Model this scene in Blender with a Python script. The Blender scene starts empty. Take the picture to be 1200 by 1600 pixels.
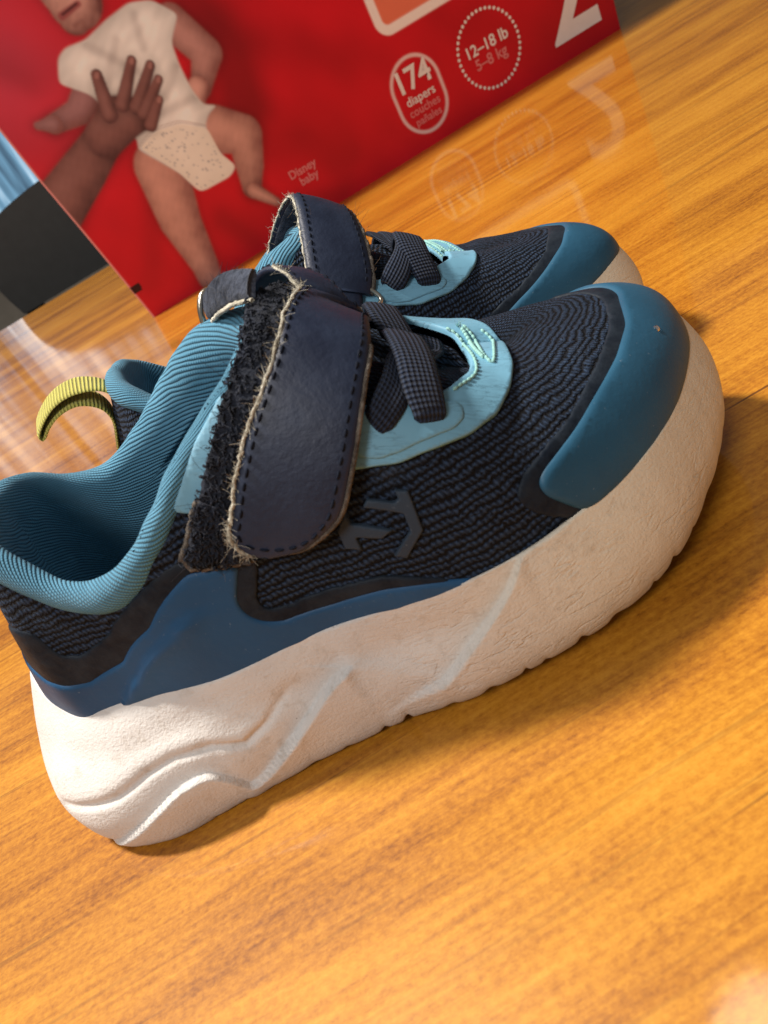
import bpy, bmesh, math, random
import numpy as np
from mathutils import Vector, Matrix
from mathutils.bvhtree import BVHTree
from mathutils.geometry import delaunay_2d_cdt

random.seed(7)
rng = np.random.default_rng(7)
scene = bpy.context.scene
COL = scene.collection

# ------------------------------------------------------------------ camera
PITCH, ROLL, FPX, CAM_H = math.radians(30.0), math.radians(31.0), 1150.0, 0.0996
fw = np.array([0, math.cos(PITCH), -math.sin(PITCH)])
rt0 = np.array([1.0, 0, 0]); up0 = np.array([0, math.sin(PITCH), math.cos(PITCH)])
rt = math.cos(ROLL) * rt0 - math.sin(ROLL) * up0
up = math.sin(ROLL) * rt0 + math.cos(ROLL) * up0
cam_data = bpy.data.cameras.new('camera')
cam = bpy.data.objects.new('camera', cam_data); COL.objects.link(cam)
cam.matrix_world = Matrix(((rt[0], up[0], -fw[0], 0), (rt[1], up[1], -fw[1], 0), (rt[2], up[2], -fw[2], CAM_H), (0, 0, 0, 1)))
cam_data.sensor_fit = 'VERTICAL'; cam_data.sensor_height = 24.0; cam_data.sensor_width = 18.0
cam_data.lens = FPX / 1600 * 24.0
cam_data.clip_start = 0.005; cam_data.clip_end = 60
cam_data.dof.use_dof = True
cam_data.dof.focus_distance = 0.172
cam_data.dof.aperture_fstop = 23.0
scene.camera = cam

# ------------------------------------------------------------------ world, lamps, exposure
world = bpy.data.worlds.new('World'); scene.world = world; world.use_nodes = True
bg = world.node_tree.nodes['Background']
bg.inputs[0].default_value = (1.0, 0.94, 0.88, 1); bg.inputs[1].default_value = 0.13

def area_lamp(name, loc, target, size, size_y, power, col, shape='RECTANGLE'):
    l = bpy.data.lights.new(name, 'AREA'); l.shape = shape; l.size = size; l.size_y = size_y
    l.energy = power; l.color = col
    o = bpy.data.objects.new(name, l); COL.objects.link(o); o.location = loc
    o.rotation_euler = (Vector(target) - Vector(loc)).to_track_quat('-Z', 'Y').to_euler()
    return o
# ceiling lamp over the table (its blurred reflection sits in the lacquer at the near right)
area_lamp('ceiling_lamp', (0.095, 0.450, 1.25), (0.03, 0.2, 0), 0.16, 0.16, 0.55, (1.0, 0.84, 0.66), 'DISK')
# main room lamp, up on the left beyond the sneakers
area_lamp('pendant_lamp', (-0.85, 0.78, 2.10), (0.0, 0.2, 0), 0.30, 0.30, 94.0, (1.0, 0.91, 0.80), 'DISK')
# second room lamp behind the photographer
area_lamp('room_lamp', (-0.48, -0.55, 0.95), (0.02, 0.15, 0.03), 0.36, 0.36, 6.6, (1.0, 0.96, 0.92))
vs = scene.view_settings
vs.view_transform = 'Standard'; vs.look = 'None'; vs.exposure = 0.16; vs.gamma = 1.0; vs.use_curve_mapping = False

# ------------------------------------------------------------------ helpers
def tag(o, label=None, cat=None, group=None, kind=None):
    if label: o['label'] = label
    if cat: o['category'] = cat
    if group: o['group'] = group
    if kind: o['kind'] = kind
    return o

def empty(name, loc=(0, 0, 0), rz=0.0):
    o = bpy.data.objects.new(name, None); COL.objects.link(o)
    o.location = loc; o.rotation_euler = (0, 0, rz); o.empty_display_size = 0.02
    return o

def mesh_obj(name, verts, faces, mat, parent=None, uv=None, smooth=True, cols=None, sharp=None):
    me = bpy.data.meshes.new(name)
    me.from_pydata([tuple(v) for v in verts], [], [tuple(int(i) for i in f) for f in faces])
    if uv is not None:
        li = np.empty(len(me.loops), np.int32); me.loops.foreach_get('vertex_index', li)
        lay = me.uv_layers.new(name='UVMap'); lay.data.foreach_set('uv', np.asarray(uv, np.float32)[li].ravel())
    if cols is not None:
        ca = me.color_attributes.new('Col', 'FLOAT_COLOR', 'POINT')
        ca.data.foreach_set('color', np.asarray(cols, np.float32).ravel())
    if smooth: me.polygons.foreach_set('use_smooth', np.ones(len(me.polygons), bool))
    if sharp is not None: me.set_sharp_from_angle(angle=math.radians(sharp))
    me.update()
    if mat: me.materials.append(mat)
    o = bpy.data.objects.new(name, me); COL.objects.link(o)
    if parent: o.parent = parent
    return o

def grid_faces(nu, nv, closed_u=False, closed_v=False):
    iu = np.arange(nu if closed_u else nu - 1); iv = np.arange(nv if closed_v else nv - 1)
    I, J = np.meshgrid(iu, iv, indexing='ij'); I2 = (I + 1) % nu; J2 = (J + 1) % nv
    return np.stack([I * nv + J, I2 * nv + J, I2 * nv + J2, I * nv + J2], -1).reshape(-1, 4)

def spline(pts, n, closed=False, by_len=True):
    """natural/periodic cubic through control points (chord parametrised), resampled to n points"""
    P = np.asarray(pts, float)
    if closed: Q = np.vstack([P[-3:], P, P[:4]])
    else: Q = np.vstack([2 * P[0] - P[1], P, 2 * P[-1] - P[-2]])
    out = []; per = 24
    rngs = range(3, 3 + len(P)) if closed else range(1, len(P))
    for i in rngs:
        p0, p1, p2, p3 = Q[i - 1], Q[i], Q[i + 1], Q[i + 2]
        t = np.linspace(0, 1, per, endpoint=False)[:, None]
        d1 = max(np.linalg.norm(p1 - p0), 1e-9) ** .5; d2 = max(np.linalg.norm(p2 - p1), 1e-9) ** .5; d3 = max(np.linalg.norm(p3 - p2), 1e-9) ** .5
        m1 = d2 * ((p1 - p0) / d1 - (p2 - p0) / (d1 + d2) + (p2 - p1) / d2)
        m2 = d2 * ((p2 - p1) / d2 - (p3 - p1) / (d2 + d3) + (p3 - p2) / d3)
        out.append((2 * t**3 - 3 * t**2 + 1) * p1 + (t**3 - 2 * t**2 + t) * m1 + (-2 * t**3 + 3 * t**2) * p2 + (t**3 - t**2) * m2)
    C = np.vstack(out + [P[:1] if closed else P[-1:]])
    if not by_len:
        s = np.linspace(0, 1, len(C))
    else:
        s = np.concatenate([[0], np.cumsum(np.linalg.norm(np.diff(C, axis=0), axis=1))]); s /= s[-1]
    q = np.linspace(0, 1, n, endpoint=not closed)
    return np.stack([np.interp(q, s, C[:, k]) for k in range(C.shape[1])], -1)

def sstep(a, b, x):
    t = np.clip((np.asarray(x, float) - a) / (b - a), 0, 1); return t * t * (3 - 2 * t)

def seg_dist(P, poly, closed=False):
    """distance to polyline, arc position 0..1 and signed side"""
    A = np.asarray(poly, float); B = np.roll(A, -1, 0) if closed else A[1:]
    A = A if closed else A[:-1]
    L = np.linalg.norm(B - A, axis=1); S0 = np.concatenate([[0], np.cumsum(L)])
    best = np.full(len(P), 1e9); arc = np.zeros(len(P)); side = np.ones(len(P))
    for i in range(len(A)):
        d = B[i] - A[i]; l2 = max(d @ d, 1e-12)
        t = np.clip(((P - A[i]) @ d) / l2, 0, 1); q = P - A[i] - t[:, None] * d
        dd = np.hypot(q[:, 0], q[:, 1]); m = dd < best
        best[m] = dd[m]; arc[m] = (S0[i] + t[m] * L[i]) / S0[-1]
        cr = d[0] * (P[:, 1] - A[i][1]) - d[1] * (P[:, 0] - A[i][0]); side[m] = np.sign(cr[m])
    return best, arc, side

def inside(P, poly):
    P = np.asarray(P, float); A = np.asarray(poly, float); B = np.roll(A, -1, 0)
    r = np.zeros(len(P), bool)
    for a, b in zip(A, B):
        c = ((a[1] > P[:, 1]) != (b[1] > P[:, 1]))
        if not c.any(): continue
        xi = (b[0] - a[0]) * (P[:, 1] - a[1]) / ((b[1] - a[1]) if b[1] != a[1] else 1e-12) + a[0]
        r ^= c & (P[:, 0] < xi)
    return r

def vnoise(P, f=1.0, seed=0):
    """cheap smooth pseudo noise -1..1 for arrays of 2D/3D points"""
    r = np.random.default_rng(seed); out = 0
    for k in range(5):
        w = r.normal(size=P.shape[1]); w *= f * (0.6 + 0.35 * k) / np.linalg.norm(w); out = out + np.sin(P @ w + r.uniform(0, 6.28))
    return out / 3.0
# ------------------------------------------------------------------ shoe form (mm; x heel to toe, -y outer side, z up)
T_C = np.array([(3,1,29),(7,-8,27),(13.5,-15.5,26),(20,-21,26),(25,-22.3,26.6),(34,-24.5,26.8),(50,-29.3,26.2),(72,-30.8,26.5),(93,-35.6,26.2),(105.7,-35.9,26.2),(117,-33.4,26.4),(131,-27.4,26.6),(141.6,-18.5,26.8),(150,-8,27.6),(154.5,0,28),(157,8,28.6),(157.5,14,29),(155,20,29),(148,25,28.5),(135,28,27),(118,29,26.5),(100,28,26.2),(80,25,26.4),(60,23,26.6),(40,22,26.8),(22,20,26.8),(10,14,27.5),(4.5,7,28.6)], float)
B_C = np.array([(4,0,2),(3.5,-12,1.5),(7,-22,1),(14,-29,.3),(24,-32.3,0),(36,-31.6,0),(50,-30.6,.2),(70,-30.2,.4),(90,-30.2,.5),(106,-30,.8),(120.5,-27.5,1.2),(131.5,-22.5,2.4),(141,-13.5,3.8),(148.5,-4.5,5.2),(152.5,2.5,6.2),(154,8.5,6.6),(153,14.5,6.4),(149,19.5,5.6),(142,22.5,4),(131,25,2.2),(115,25.5,.8),(100,25,.2),(80,22.5,0),(60,20.5,0),(40,20.5,0),(22,19.5,0),(10,14,.8),(5,7,1.6)], float)
M_C = np.array([(-3,0,14),(-1.5,-12,12),(3,-22.5,10),(11,-30,8),(21,-34.2,8),(34,-34.3,9),(50,-33,10),(72,-33.8,10),(93,-37.5,10.5),(106,-37.8,11),(121,-35,12),(133.5,-29,13),(144,-20,14.5),(152.5,-9.5,15.5),(157.5,-1,16.5),(160.5,8,17.5),(160.5,15.5,18),(157.5,22,17.5),(150,27.5,16),(136,30.5,13.5),(118,31.5,11.5),(100,30.5,10.5),(80,27.5,10),(60,25.5,10),(40,24.5,10),(21,23.5,10.5),(5,17,12),(-1,9,13.4)], float)
NT = 720
_w = lambda C: spline(C, NT, True, by_len=False)
TL, BL, ML = _w(T_C), _w(B_C), _w(M_C)

RIDGE = np.array([(0,90),(24,90),(45,88),(60,84),(72,79),(80,74.5),(88,69.5),(96,60.5),(104,51.8),(112,47.0),(118,44.4),(126,42.4)])
_RZ = spline(RIDGE, 300)
def ridge_z(x): return np.interp(x, _RZ[:, 0], _RZ[:, 1])
NP_ = 90
def upper_grid():
    E = TL.copy()
    ctr = np.array([80.0, -3.0])
    # feather edge sits just inside the lip of the sole
    nrm = np.stack([np.gradient(TL[:, 1]), -np.gradient(TL[:, 0])], -1); nrm = np.roll(nrm, 0, 0)
    nrm[0] = [TL[1, 1] - TL[-1, 1], -(TL[1, 0] - TL[-1, 0])]; nrm[-1] = [TL[0, 1] - TL[-2, 1], -(TL[0, 0] - TL[-2, 0])]
    nrm /= np.linalg.norm(nrm, axis=1)[:, None]
    sgn = np.sign(((TL[:, :2] - ctr) * nrm).sum(1)); nrm *= sgn[:, None]
    E[:, :2] -= nrm * 1.0; E[:, 2] -= 1.5
    k = (E[:, 0] - 4) / 152.5
    sx = 34 + 87 * k
    sy = np.interp(sx, [0, 60, 90, 121], [0, -2, -4, 4])
    S = np.stack([sx, sy, ridge_z(sx)], -1)
    n = np.interp(E[:, 0], [4, 9, 20, 40, 75, 100, 125, 152], [1.05, 1.25, 1.9, 2.4, 2.35, 2.05, 2.0, 2.15])
    ph = np.linspace(0, math.pi / 2, NP_)
    c = np.cos(ph)[None, :] ** (2 / n[:, None]); s = np.sin(ph)[None, :] ** (2 / n[:, None])
    c[:, -1] = 0; s[:, 0] = 0
    P = np.empty((NT, NP_, 3))
    for a in (0, 1): P[:, :, a] = S[:, a][:, None] + (E[:, a] - S[:, a])[:, None] * c
    P[:, :, 2] = E[:, 2][:, None] + (S[:, 2] - E[:, 2])[:, None] * s
    # toe flex creases and soft unevenness of the worn knit
    X, Y, Z = P[:, :, 0], P[:, :, 1], P[:, :, 2]
    top = sstep(30, 44, Z)
    P[:, :, 2] -= top * 1.0 * np.exp(-((X - 124 + 0.22 * (Y + 4)) / 3.4) ** 2) * np.exp(-((Y + 4) / 17) ** 2)
    P[:, :, 2] += top * 0.3 * np.exp(-((X - 117 + 0.2 * (Y + 4)) / 4.0) ** 2) * np.exp(-((Y + 6) / 15) ** 2)
    d3 = np.diff(P, axis=1); seg = np.linalg.norm(d3, axis=2)
    arc = np.concatenate([np.zeros((NT, 1)), np.cumsum(seg, 1)], 1); tot = arc[:, -1:]
    dr = (E[:, :2] - S[:, :2]); dr /= np.linalg.norm(dr, axis=1)[:, None]
    P2 = S[:, None, :2] + dr[:, None, :] * (tot - arc)[:, :, None]
    return P, P2, arc
UP, UP2, UARC = upper_grid()
UF = grid_faces(NT, NP_, closed_u=True)
UV_flat = UP.reshape(-1, 3); UP2_flat = UP2.reshape(-1, 2)
_tri = np.vstack([UF[:, [0, 1, 2]], UF[:, [0, 2, 3]]])
def vert_normals(V, F):
    a, b, c = V[F[:, 0]], V[F[:, 1]], V[F[:, 2]]
    fn = np.cross(b - a, c - a); N = np.zeros_like(V)
    for k in range(3): np.add.at(N, F[:, k], fn)
    l = np.linalg.norm(N, axis=1); l[l == 0] = 1
    return N / l[:, None]
UN = vert_normals(UV_flat, _tri)
if (UN[NP_ // 2::NP_] * (UV_flat[NP_ // 2::NP_] - np.array([80, 0, 30]))).sum() < 0: UN = -UN
BVH2 = BVHTree.FromPolygons([Vector((p[0], p[1], 0)) for p in UP2_flat], _tri.tolist(), all_triangles=True)
BVH3 = BVHTree.FromPolygons([Vector(p) for p in UV_flat], _tri.tolist(), all_triangles=True)
def _bary(p, tri, V):
    a, b, c = V[tri]; v0, v1, v2 = b - a, c - a, p - a
    d00, d01, d11, d20, d21 = v0 @ v0, v0 @ v1, v1 @ v1, v2 @ v0, v2 @ v1
    den = d00 * d11 - d01 * d01
    if abs(den) < 1e-14: return np.array([1, 0, 0.])
    v = (d11 * d20 - d01 * d21) / den; w = (d00 * d21 - d01 * d20) / den
    return np.array([1 - v - w, v, w])
def lookup(q):
    """flattened (pattern) coordinates -> point and normal on the upper"""
    h = BVH2.ray_cast(Vector((q[0], q[1], 5)), Vector((0, 0, -1)))
    if h[0] is None:
        h = BVH2.find_nearest(Vector((q[0], q[1], 0)))
    t = _tri[h[2]]; hp = np.array(h[0])
    w = _bary(hp[:2], t, UP2_flat)
    n = w @ UN[t]
    return w @ UV_flat[t], n / np.linalg.norm(n)
def lookups(Q):
    r = [lookup(q) for q in Q]; return np.array([a for a, _ in r]), np.array([b for _, b in r])

# midsole wall with its moulded ridges
def ridge_relief(XZ, poly, amps, up_w, low_w):
    d, arc, side = seg_dist(XZ, poly)
    A = np.interp(arc, np.linspace(0, 1, len(amps)), amps)
    below = side < 0
    return np.where(below, A * np.exp(-(d / low_w)), A * (1 - sstep(0, up_w, d)))

def ridge_fun(XZ, poly, amps, up_w, low_w, recess=0.0, rec_w=5.0):
    """moulded step along a line z(x): proud below it, cut back above it"""
    p = np.asarray(poly, float); q = spline(p, 200); o = np.argsort(q[:, 0]); q = q[o]
    zz = np.interp(XZ[:, 0], q[:, 0], q[:, 1]); sl = np.gradient(q[:, 1], q[:, 0]); sl = np.convolve(np.pad(sl, 6, 'edge'), np.ones(13) / 13, 'valid')
    s = np.interp(XZ[:, 0], q[:, 0], sl); d = (XZ[:, 1] - zz) / np.sqrt(1 + s * s)
    x0, x1 = p[0, 0], p[-1, 0]; A = np.interp(XZ[:, 0], np.linspace(x0, x1, len(amps)), amps) * sstep(x0 - 1.5, x0 + 1.5, XZ[:, 0]) * (1 - sstep(x1 - 1.0, x1 + 1.5, XZ[:, 0]))
    dn = np.maximum(-d, 0); upd = np.maximum(d, 0)
    return np.where(d < 0, A * np.exp(-dn / low_w), A * (1 - sstep(0, up_w, upd)) - A * recess * sstep(0, up_w, upd) * np.exp(-(np.maximum(0, upd - up_w) / rec_w) ** 1.5))
# outlines of the shoe's pieces in flattened pattern coordinates (mm)
TRACE = {
    'cap': [(145.9, 4.6), (143.3, -5.0), (137.8, -14.4), (130.8, -23.5), (124.0, -32.8), (119.9, -38.9), (118.7, -41.7), (120.2, -43.9), (126.6, -45.5)],
    'cap_border': [(142.9, 3.4), (140.5, -4.8), (134.9, -14.4), (127.7, -25.0), (120.8, -34.4), (116.8, -40.5), (115.5, -43.7), (116.1, -46.0), (119.0, -47.3), (123.6, -47.6)],
    'eye_out': [(93.3, -39.9), (99.4, -39.8), (104.9, -37.1), (110.2, -33.6), (114.9, -28.6), (118.2, -21.2), (120.4, -14.4), (122.4, 3.1), (121.9, 8.7)],
    'eye_in': [(114.5, 6.4), (114.8, 3.3), (113.8, -12.8), (112.7, -17.5), (108.9, -23.8)],
    'groove': [(93.8, -38.0), (96.6, -38.7), (99.9, -37.8), (104.3, -35.4), (108.0, -33.0), (109.7, -30.7), (109.9, -28.5), (109.2, -27.2)],
    'lace1L': [(102.2, 3.5), (102.9, -9.6), (103.5, -21.4), (103.6, -29.0), (104.1, -33.4)],
    'lace1R': [(108.0, 6.7), (108.7, 1.9), (108.6, -19.5), (108.6, -26.6), (108.0, -31.0)],
    'lace2L': [(101.6, -16.9), (99.8, -24.8), (97.3, -29.7), (95.5, -32.3)],
    'lace2R': [(103.4, -26.7), (102.1, -30.4), (99.9, -33.7), (96.1, -36.9)],
    'logoA': [(88.0, -46.3), (88.5, -48.3), (95.1, -50.6), (92.7, -51.9), (88.3, -50.9), (88.4, -53.3), (85.3, -52.6), (85.4, -49.1)],
    'logoB': [(97.3, -43.9), (99.5, -44.1), (99.8, -47.6), (100.1, -51.3), (95.9, -56.0), (93.4, -55.3), (97.8, -51.1), (97.6, -48.1), (91.3, -46.0), (92.6, -44.7), (96.7, -45.9), (97.5, -45.5)],
    'rear': [(77.3, -23.6), (74.6, -26.3), (68.7, -30.7), (64.3, -34.5), (58.4, -39.1), (61.5, -40.5), (64.7, -41.5), (74.7, -32.4), (79.4, -24.7)],
    'blue': [(-14.8, -27.4), (-9.7, -37.7), (-5.1, -44.3), (0.3, -48.1), (15.0, -52.9), (33.1, -53.5), (52.0, -49.0), (63.0, -50.9), (56.2, -57.3), (55.6, -59.9), (57.6, -62.2), (61.8, -63.5), (76.2, -63.0), (89.0, -61.4), (102.0, -61.3), (107.5, -61.2)],
    'bluefilm': [(5.9, -36.6), (3.2, -42.3), (8.3, -46.0), (20.8, -48.9), (38.5, -48.4), (51.1, -46.7), (67.7, -50.7), (60.1, -58.6), (59.8, -60.4), (64.0, -61.1), (78.3, -60.0), (90.0, -59.1), (102.1, -60.9)],
    'crease': [(2.0, -55.7), (15.8, -57.4), (29.5, -57.3), (38.0, -56.9), (44.9, -55.9), (47.0, -56.0)],
    'strapR': [(72.1, -49.7), (78.9, -50.0), (85.3, -47.6), (88.7, -45.3), (91.3, -41.4), (93.9, -36.5), (96.4, -30.1), (98.3, -23.5), (98.9, -17.6), (98.7, 1.2)],
    'strapL': [(69.7, -49.1), (66.8, -47.4), (66.7, -44.8), (69.0, -42.4), (72.5, -38.6), (76.3, -34.4), (80.3, -29.8), (84.0, -25.7), (87.4, -20.5), (89.7, -12.1)],
    'velc': [(85.0, -5.7), (83.1, -15.2), (79.3, -22.4), (74.8, -28.0), (70.0, -33.3), (64.3, -38.6), (57.8, -43.9), (53.8, -46.4), (53.9, -48.5), (60.0, -50.0), (66.9, -50.7)],
    'stitchA': [(113.6, 7.8), (114.8, 5.4), (114.7, -3.5), (114.3, -14.1), (113.0, -19.6), (109.2, -24.9)],
    'stitchB': [(116.8, 8.3), (117.3, 5.4), (116.6, -5.9), (116.3, -11.7), (116.8, -14.6), (118.1, -10.8), (120.3, 5.0), (119.2, 7.6)],
    'drop': [(148.6, -6.3)],
    'film2': [],
}
# ------------------------------------------------------------------ materials
class NT_:
    def __init__(s, name):
        s.m = bpy.data.materials.new(name); s.m.use_nodes = True
        s.t = s.m.node_tree; s.n = s.t.nodes; s.b = s.n['Principled BSDF']; s.out = s.n['Material Output']
    def N(s, typ, **kw):
        n = s.n.new(typ)
        ins = kw.pop('ins', {})
        for k, v in kw.items(): setattr(n, k, v)
        for k, v in ins.items(): s.set(n.inputs[k], v)
        return n
    def set(s, sock, v):
        if hasattr(v, 'is_linked') or isinstance(v, bpy.types.NodeSocket): s.t.links.new(v, sock)
        else:
            if sock.type == 'RGBA' and len(v) == 3: v = (*v, 1)
            sock.default_value = v
    def uv(s): return s.N('ShaderNodeUVMap').outputs[0]
    def obj(s): return s.N('ShaderNodeTexCoord').outputs['Object']
    def mapv(s, v, scale=(1, 1, 1), loc=(0, 0, 0), rot=(0, 0, 0)):
        return s.N('ShaderNodeMapping', ins={'Vector': v, 'Scale': scale, 'Location': loc, 'Rotation': rot}).outputs[0]
    def noise(s, v, scale, detail=3, rough=.5, out='Fac', dist=0.0):
        return s.N('ShaderNodeTexNoise', ins={'Vector': v, 'Scale': scale, 'Detail': detail, 'Roughness': rough, 'Distortion': dist}).outputs[out]
    def vor(s, v, scale, feature='F1', out='Distance', rand=1.0):
        n = s.N('ShaderNodeTexVoronoi', feature=feature); s.set(n.inputs['Vector'], v); n.inputs['Scale'].default_value = scale; n.inputs['Randomness'].default_value = rand
        return n.outputs[out]
    def math(s, op, a, b=0.0, c=0.0, clamp=False):
        n = s.N('ShaderNodeMath', operation=op, use_clamp=clamp); s.set(n.inputs[0], a); s.set(n.inputs[1], b)
        if op in ('MULTIPLY_ADD', 'SMOOTH_MIN', 'WRAP'): s.set(n.inputs[2], c)
        return n.outputs[0]
    def sep(s, v):
        n = s.N('ShaderNodeSeparateXYZ'); s.set(n.inputs[0], v); return n.outputs
    def comb(s, x, y, z=0.0):
        n = s.N('ShaderNodeCombineXYZ'); s.set(n.inputs[0], x); s.set(n.inputs[1], y); s.set(n.inputs[2], z); return n.outputs[0]
    def ramp(s, f, pts, interp='LINEAR'):
        n = s.N('ShaderNodeValToRGB'); s.set(n.inputs[0], f); e = n.color_ramp.elements; n.color_ramp.interpolation = interp
        while len(e) < len(pts): e.new(0.5)
        for k, (p, c) in enumerate(pts):
            e[k].position = p; e[k].color = (*c, 1) if len(c) == 3 else c
        return n.outputs[0]
    def rng(s, f, a, b, c=0.0, d=1.0, smooth=False):
        n = s.N('ShaderNodeMapRange', interpolation_type='SMOOTHSTEP' if smooth else 'LINEAR')
        s.set(n.inputs[0], f); n.inputs[1].default_value = a; n.inputs[2].default_value = b; n.inputs[3].default_value = c; n.inputs[4].default_value = d
        return n.outputs[0]
    def mix(s, f, a, b, mode='MIX'):
        n = s.N('ShaderNodeMix', data_type='RGBA', blend_type=mode)
        s.set(n.inputs[0], f); s.set(n.inputs[6], a); s.set(n.inputs[7], b); return n.outputs[2]
    def bump(s, h, strength, dist, normal=None):
        n = s.N('ShaderNodeBump', ins={'Strength': strength, 'Distance': dist}); s.set(n.inputs['Height'], h)
        if normal is not None: s.set(n.inputs['Normal'], normal)
        return n.outputs[0]
    def P(s, **kw):
        for k, v in kw.items(): s.set(s.b.inputs[k.replace('_', ' ')], v)
        return s.m

def mat_knit(name, lo, hi, worn=(0.085, 0.11, 0.16)):
    """ribbed knit: uv in mm, x along the rows, y across them"""
    k = NT_(name); uv = k.uv(); x, y, _ = k.sep(uv)
    wob = k.noise(k.mapv(uv, (.16, .22, 1)), 1.0, 2, .5)
    wob2 = k.noise(k.mapv(uv, (1.1, .35, 1)), 1.0, 2, .6)
    yy = k.math('ADD', y, k.math('ADD', k.math('MULTIPLY', k.math('SUBTRACT', wob, .5), 2.4), k.math('MULTIPLY', k.math('SUBTRACT', wob2, .5), 1.15)))
    rows = k.math('DIVIDE', yy, 1.34)
    fr = k.math('FRACT', rows); row_id = k.math('FLOOR', rows)
    rib = k.math('SINE', k.math('MULTIPLY', fr, math.pi))          # 0 in the gaps, 1 on the yarn
    rib = k.math('POWER', rib, .75)
    ph = k.math('MULTIPLY', k.math('FRACT', k.math('MULTIPLY', row_id, .37)), 6.28)
    loop = k.math('SINE', k.math('ADD', k.math('MULTIPLY', k.math('ADD', x, k.math('MULTIPLY', fr, .5)), 6.28 / 1.0), ph))
    fib = k.noise(k.mapv(uv, (4.0, 9.0, 1)), 1.0, 3, .7)
    gap = k.noise(k.mapv(uv, (.8, 1.6, 1)), 1.0, 2, .6)
    h = k.math('MULTIPLY', rib, k.math('ADD', .76, k.math('MULTIPLY', loop, .22)))
    h = k.math('ADD', h, k.math('MULTIPLY', fib, .30))
    h = k.math('SUBTRACT', h, k.math('MULTIPLY', k.rng(gap, .56, .68), .35))
    f = k.rng(h, .38, 1.12, 0, 1, True)
    col = k.mix(f, lo, hi)
    fz = k.noise(k.obj(), 90, 4, .65)
    col = k.mix(k.math('MULTIPLY', k.rng(fz, .60, .78), .35), col, worn)
    return k.P(Base_Color=col, Roughness=.88, Normal=k.bump(h, 1.0, .0011), Sheen_Weight=.0, Specular_IOR_Level=.25)

def mat_lining(name, base):
    k = NT_(name); uv = k.uv(); x, y, _ = k.sep(uv)       # x = rib phase (turns), y = mm along the rib
    w = k.noise(k.mapv(uv, (.25, .10, 1)), 1.0, 2, .5)
    ph = k.math('ADD', x, k.math('MULTIPLY', k.math('SUBTRACT', w, .5), 1.1))
    rib = k.math('SINE', k.math('MULTIPLY', k.math('FRACT', ph), math.pi))
    rib = k.math('POWER', rib, .7)
    st = k.math('SINE', k.math('ADD', k.math('MULTIPLY', y, 9.0), k.math('MULTIPLY', k.math('FLOOR', ph), 2.4)))
    fib = k.noise(k.mapv(uv, (6.0, 5.0, 1)), 1.0, 3, .7)
    h = k.math('ADD', rib, k.math('ADD', k.math('MULTIPLY', st, .10), k.math('MULTIPLY', fib, .25)))
    f = k.rng(h, .25, 1.25)
    dk = tuple(c * .42 for c in base); col = k.mix(f, dk, base)
    wear = k.noise(k.obj(), 60, 3, .6)
    col = k.mix(k.math('MULTIPLY', k.rng(wear, .5, .75), .35), col, tuple(min(1, c * 1.5 + .05) for c in base))
    return k.P(Base_Color=col, Roughness=.9, Normal=k.bump(h, .8, .0004), Sheen_Weight=.08, Specular_IOR_Level=.2)

def mat_rubber(name, base, rough=.42, edge=None):
    k = NT_(name); o = k.obj()
    n1 = k.noise(o, 700, 3, .6); n2 = k.noise(o, 45, 3, .55); n3 = k.noise(o, 1600, 2, .6)
    col = k.mix(k.rng(n2, .3, .7), tuple(c * .82 for c in base), tuple(c * 1.16 for c in base))
    dust = k.rng(n3, .70, .80); col = k.mix(k.math('MULTIPLY', dust, .50), col, (.30, .35, .40))
    sc = k.noise(k.mapv(o, (120, 900, 500)), 1.0, 2, .6)
    return k.P(Base_Color=col, Roughness=k.rng(n2, .3, .7, rough + .02, rough + .16),
               Normal=k.bump(k.math('ADD', n1, k.math('MULTIPLY', sc, .4)), .18, .0004), Specular_IOR_Level=.2)

def mat_film(name):
    k = NT_(name); uv = k.uv(); o = k.obj()
    n = k.noise(o, 260, 4, .65); n2 = k.noise(o, 60, 2, .5)
    x, y, _ = k.sep(uv)
    col = k.mix(k.rng(n, .3, .7), (.006, .010, .018), (.020, .028, .040))
    col = k.mix(k.math('MULTIPLY', k.rng(n2, .5, .75), .25), col, (.036, .040, .046))
    return k.P(Base_Color=col, Roughness=.55, Normal=k.bump(n, .5, .0006), Specular_IOR_Level=.12)

def mat_synthetic(name, base, crease=True):
    k = NT_(name); uv = k.uv(); o = k.obj()
    n = k.noise(o, 500, 3, .6)
    cr = k.noise(k.mapv(uv, (.16, 1.5, 1), rot=(0, 0, .25)), 1.0, 4, .62, dist=.6)
    crl = k.math('ABSOLUTE', k.math('SUBTRACT', cr, .5)); line = k.rng(crl, 0.0, .030, 1, 0)
    mask = k.rng(k.noise(k.mapv(uv, (.1, .13, 1)), 1.0, 2), .42, .58)
    line = k.math('MULTIPLY', line, mask)
    n2 = k.noise(o, 50, 3, .5)
    col = k.mix(k.rng(n2, .3, .7), tuple(c * .88 for c in base), tuple(min(1, c * 1.08) for c in base))
    col = k.mix(k.math('MULTIPLY', line, .55), col, tuple(c * .35 for c in base))
    h = k.math('SUBTRACT', k.math('MULTIPLY', n, .25), line)
    return k.P(Base_Color=col, Roughness=.48, Normal=k.bump(h, .35, .0004), Specular_IOR_Level=.4)

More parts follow.
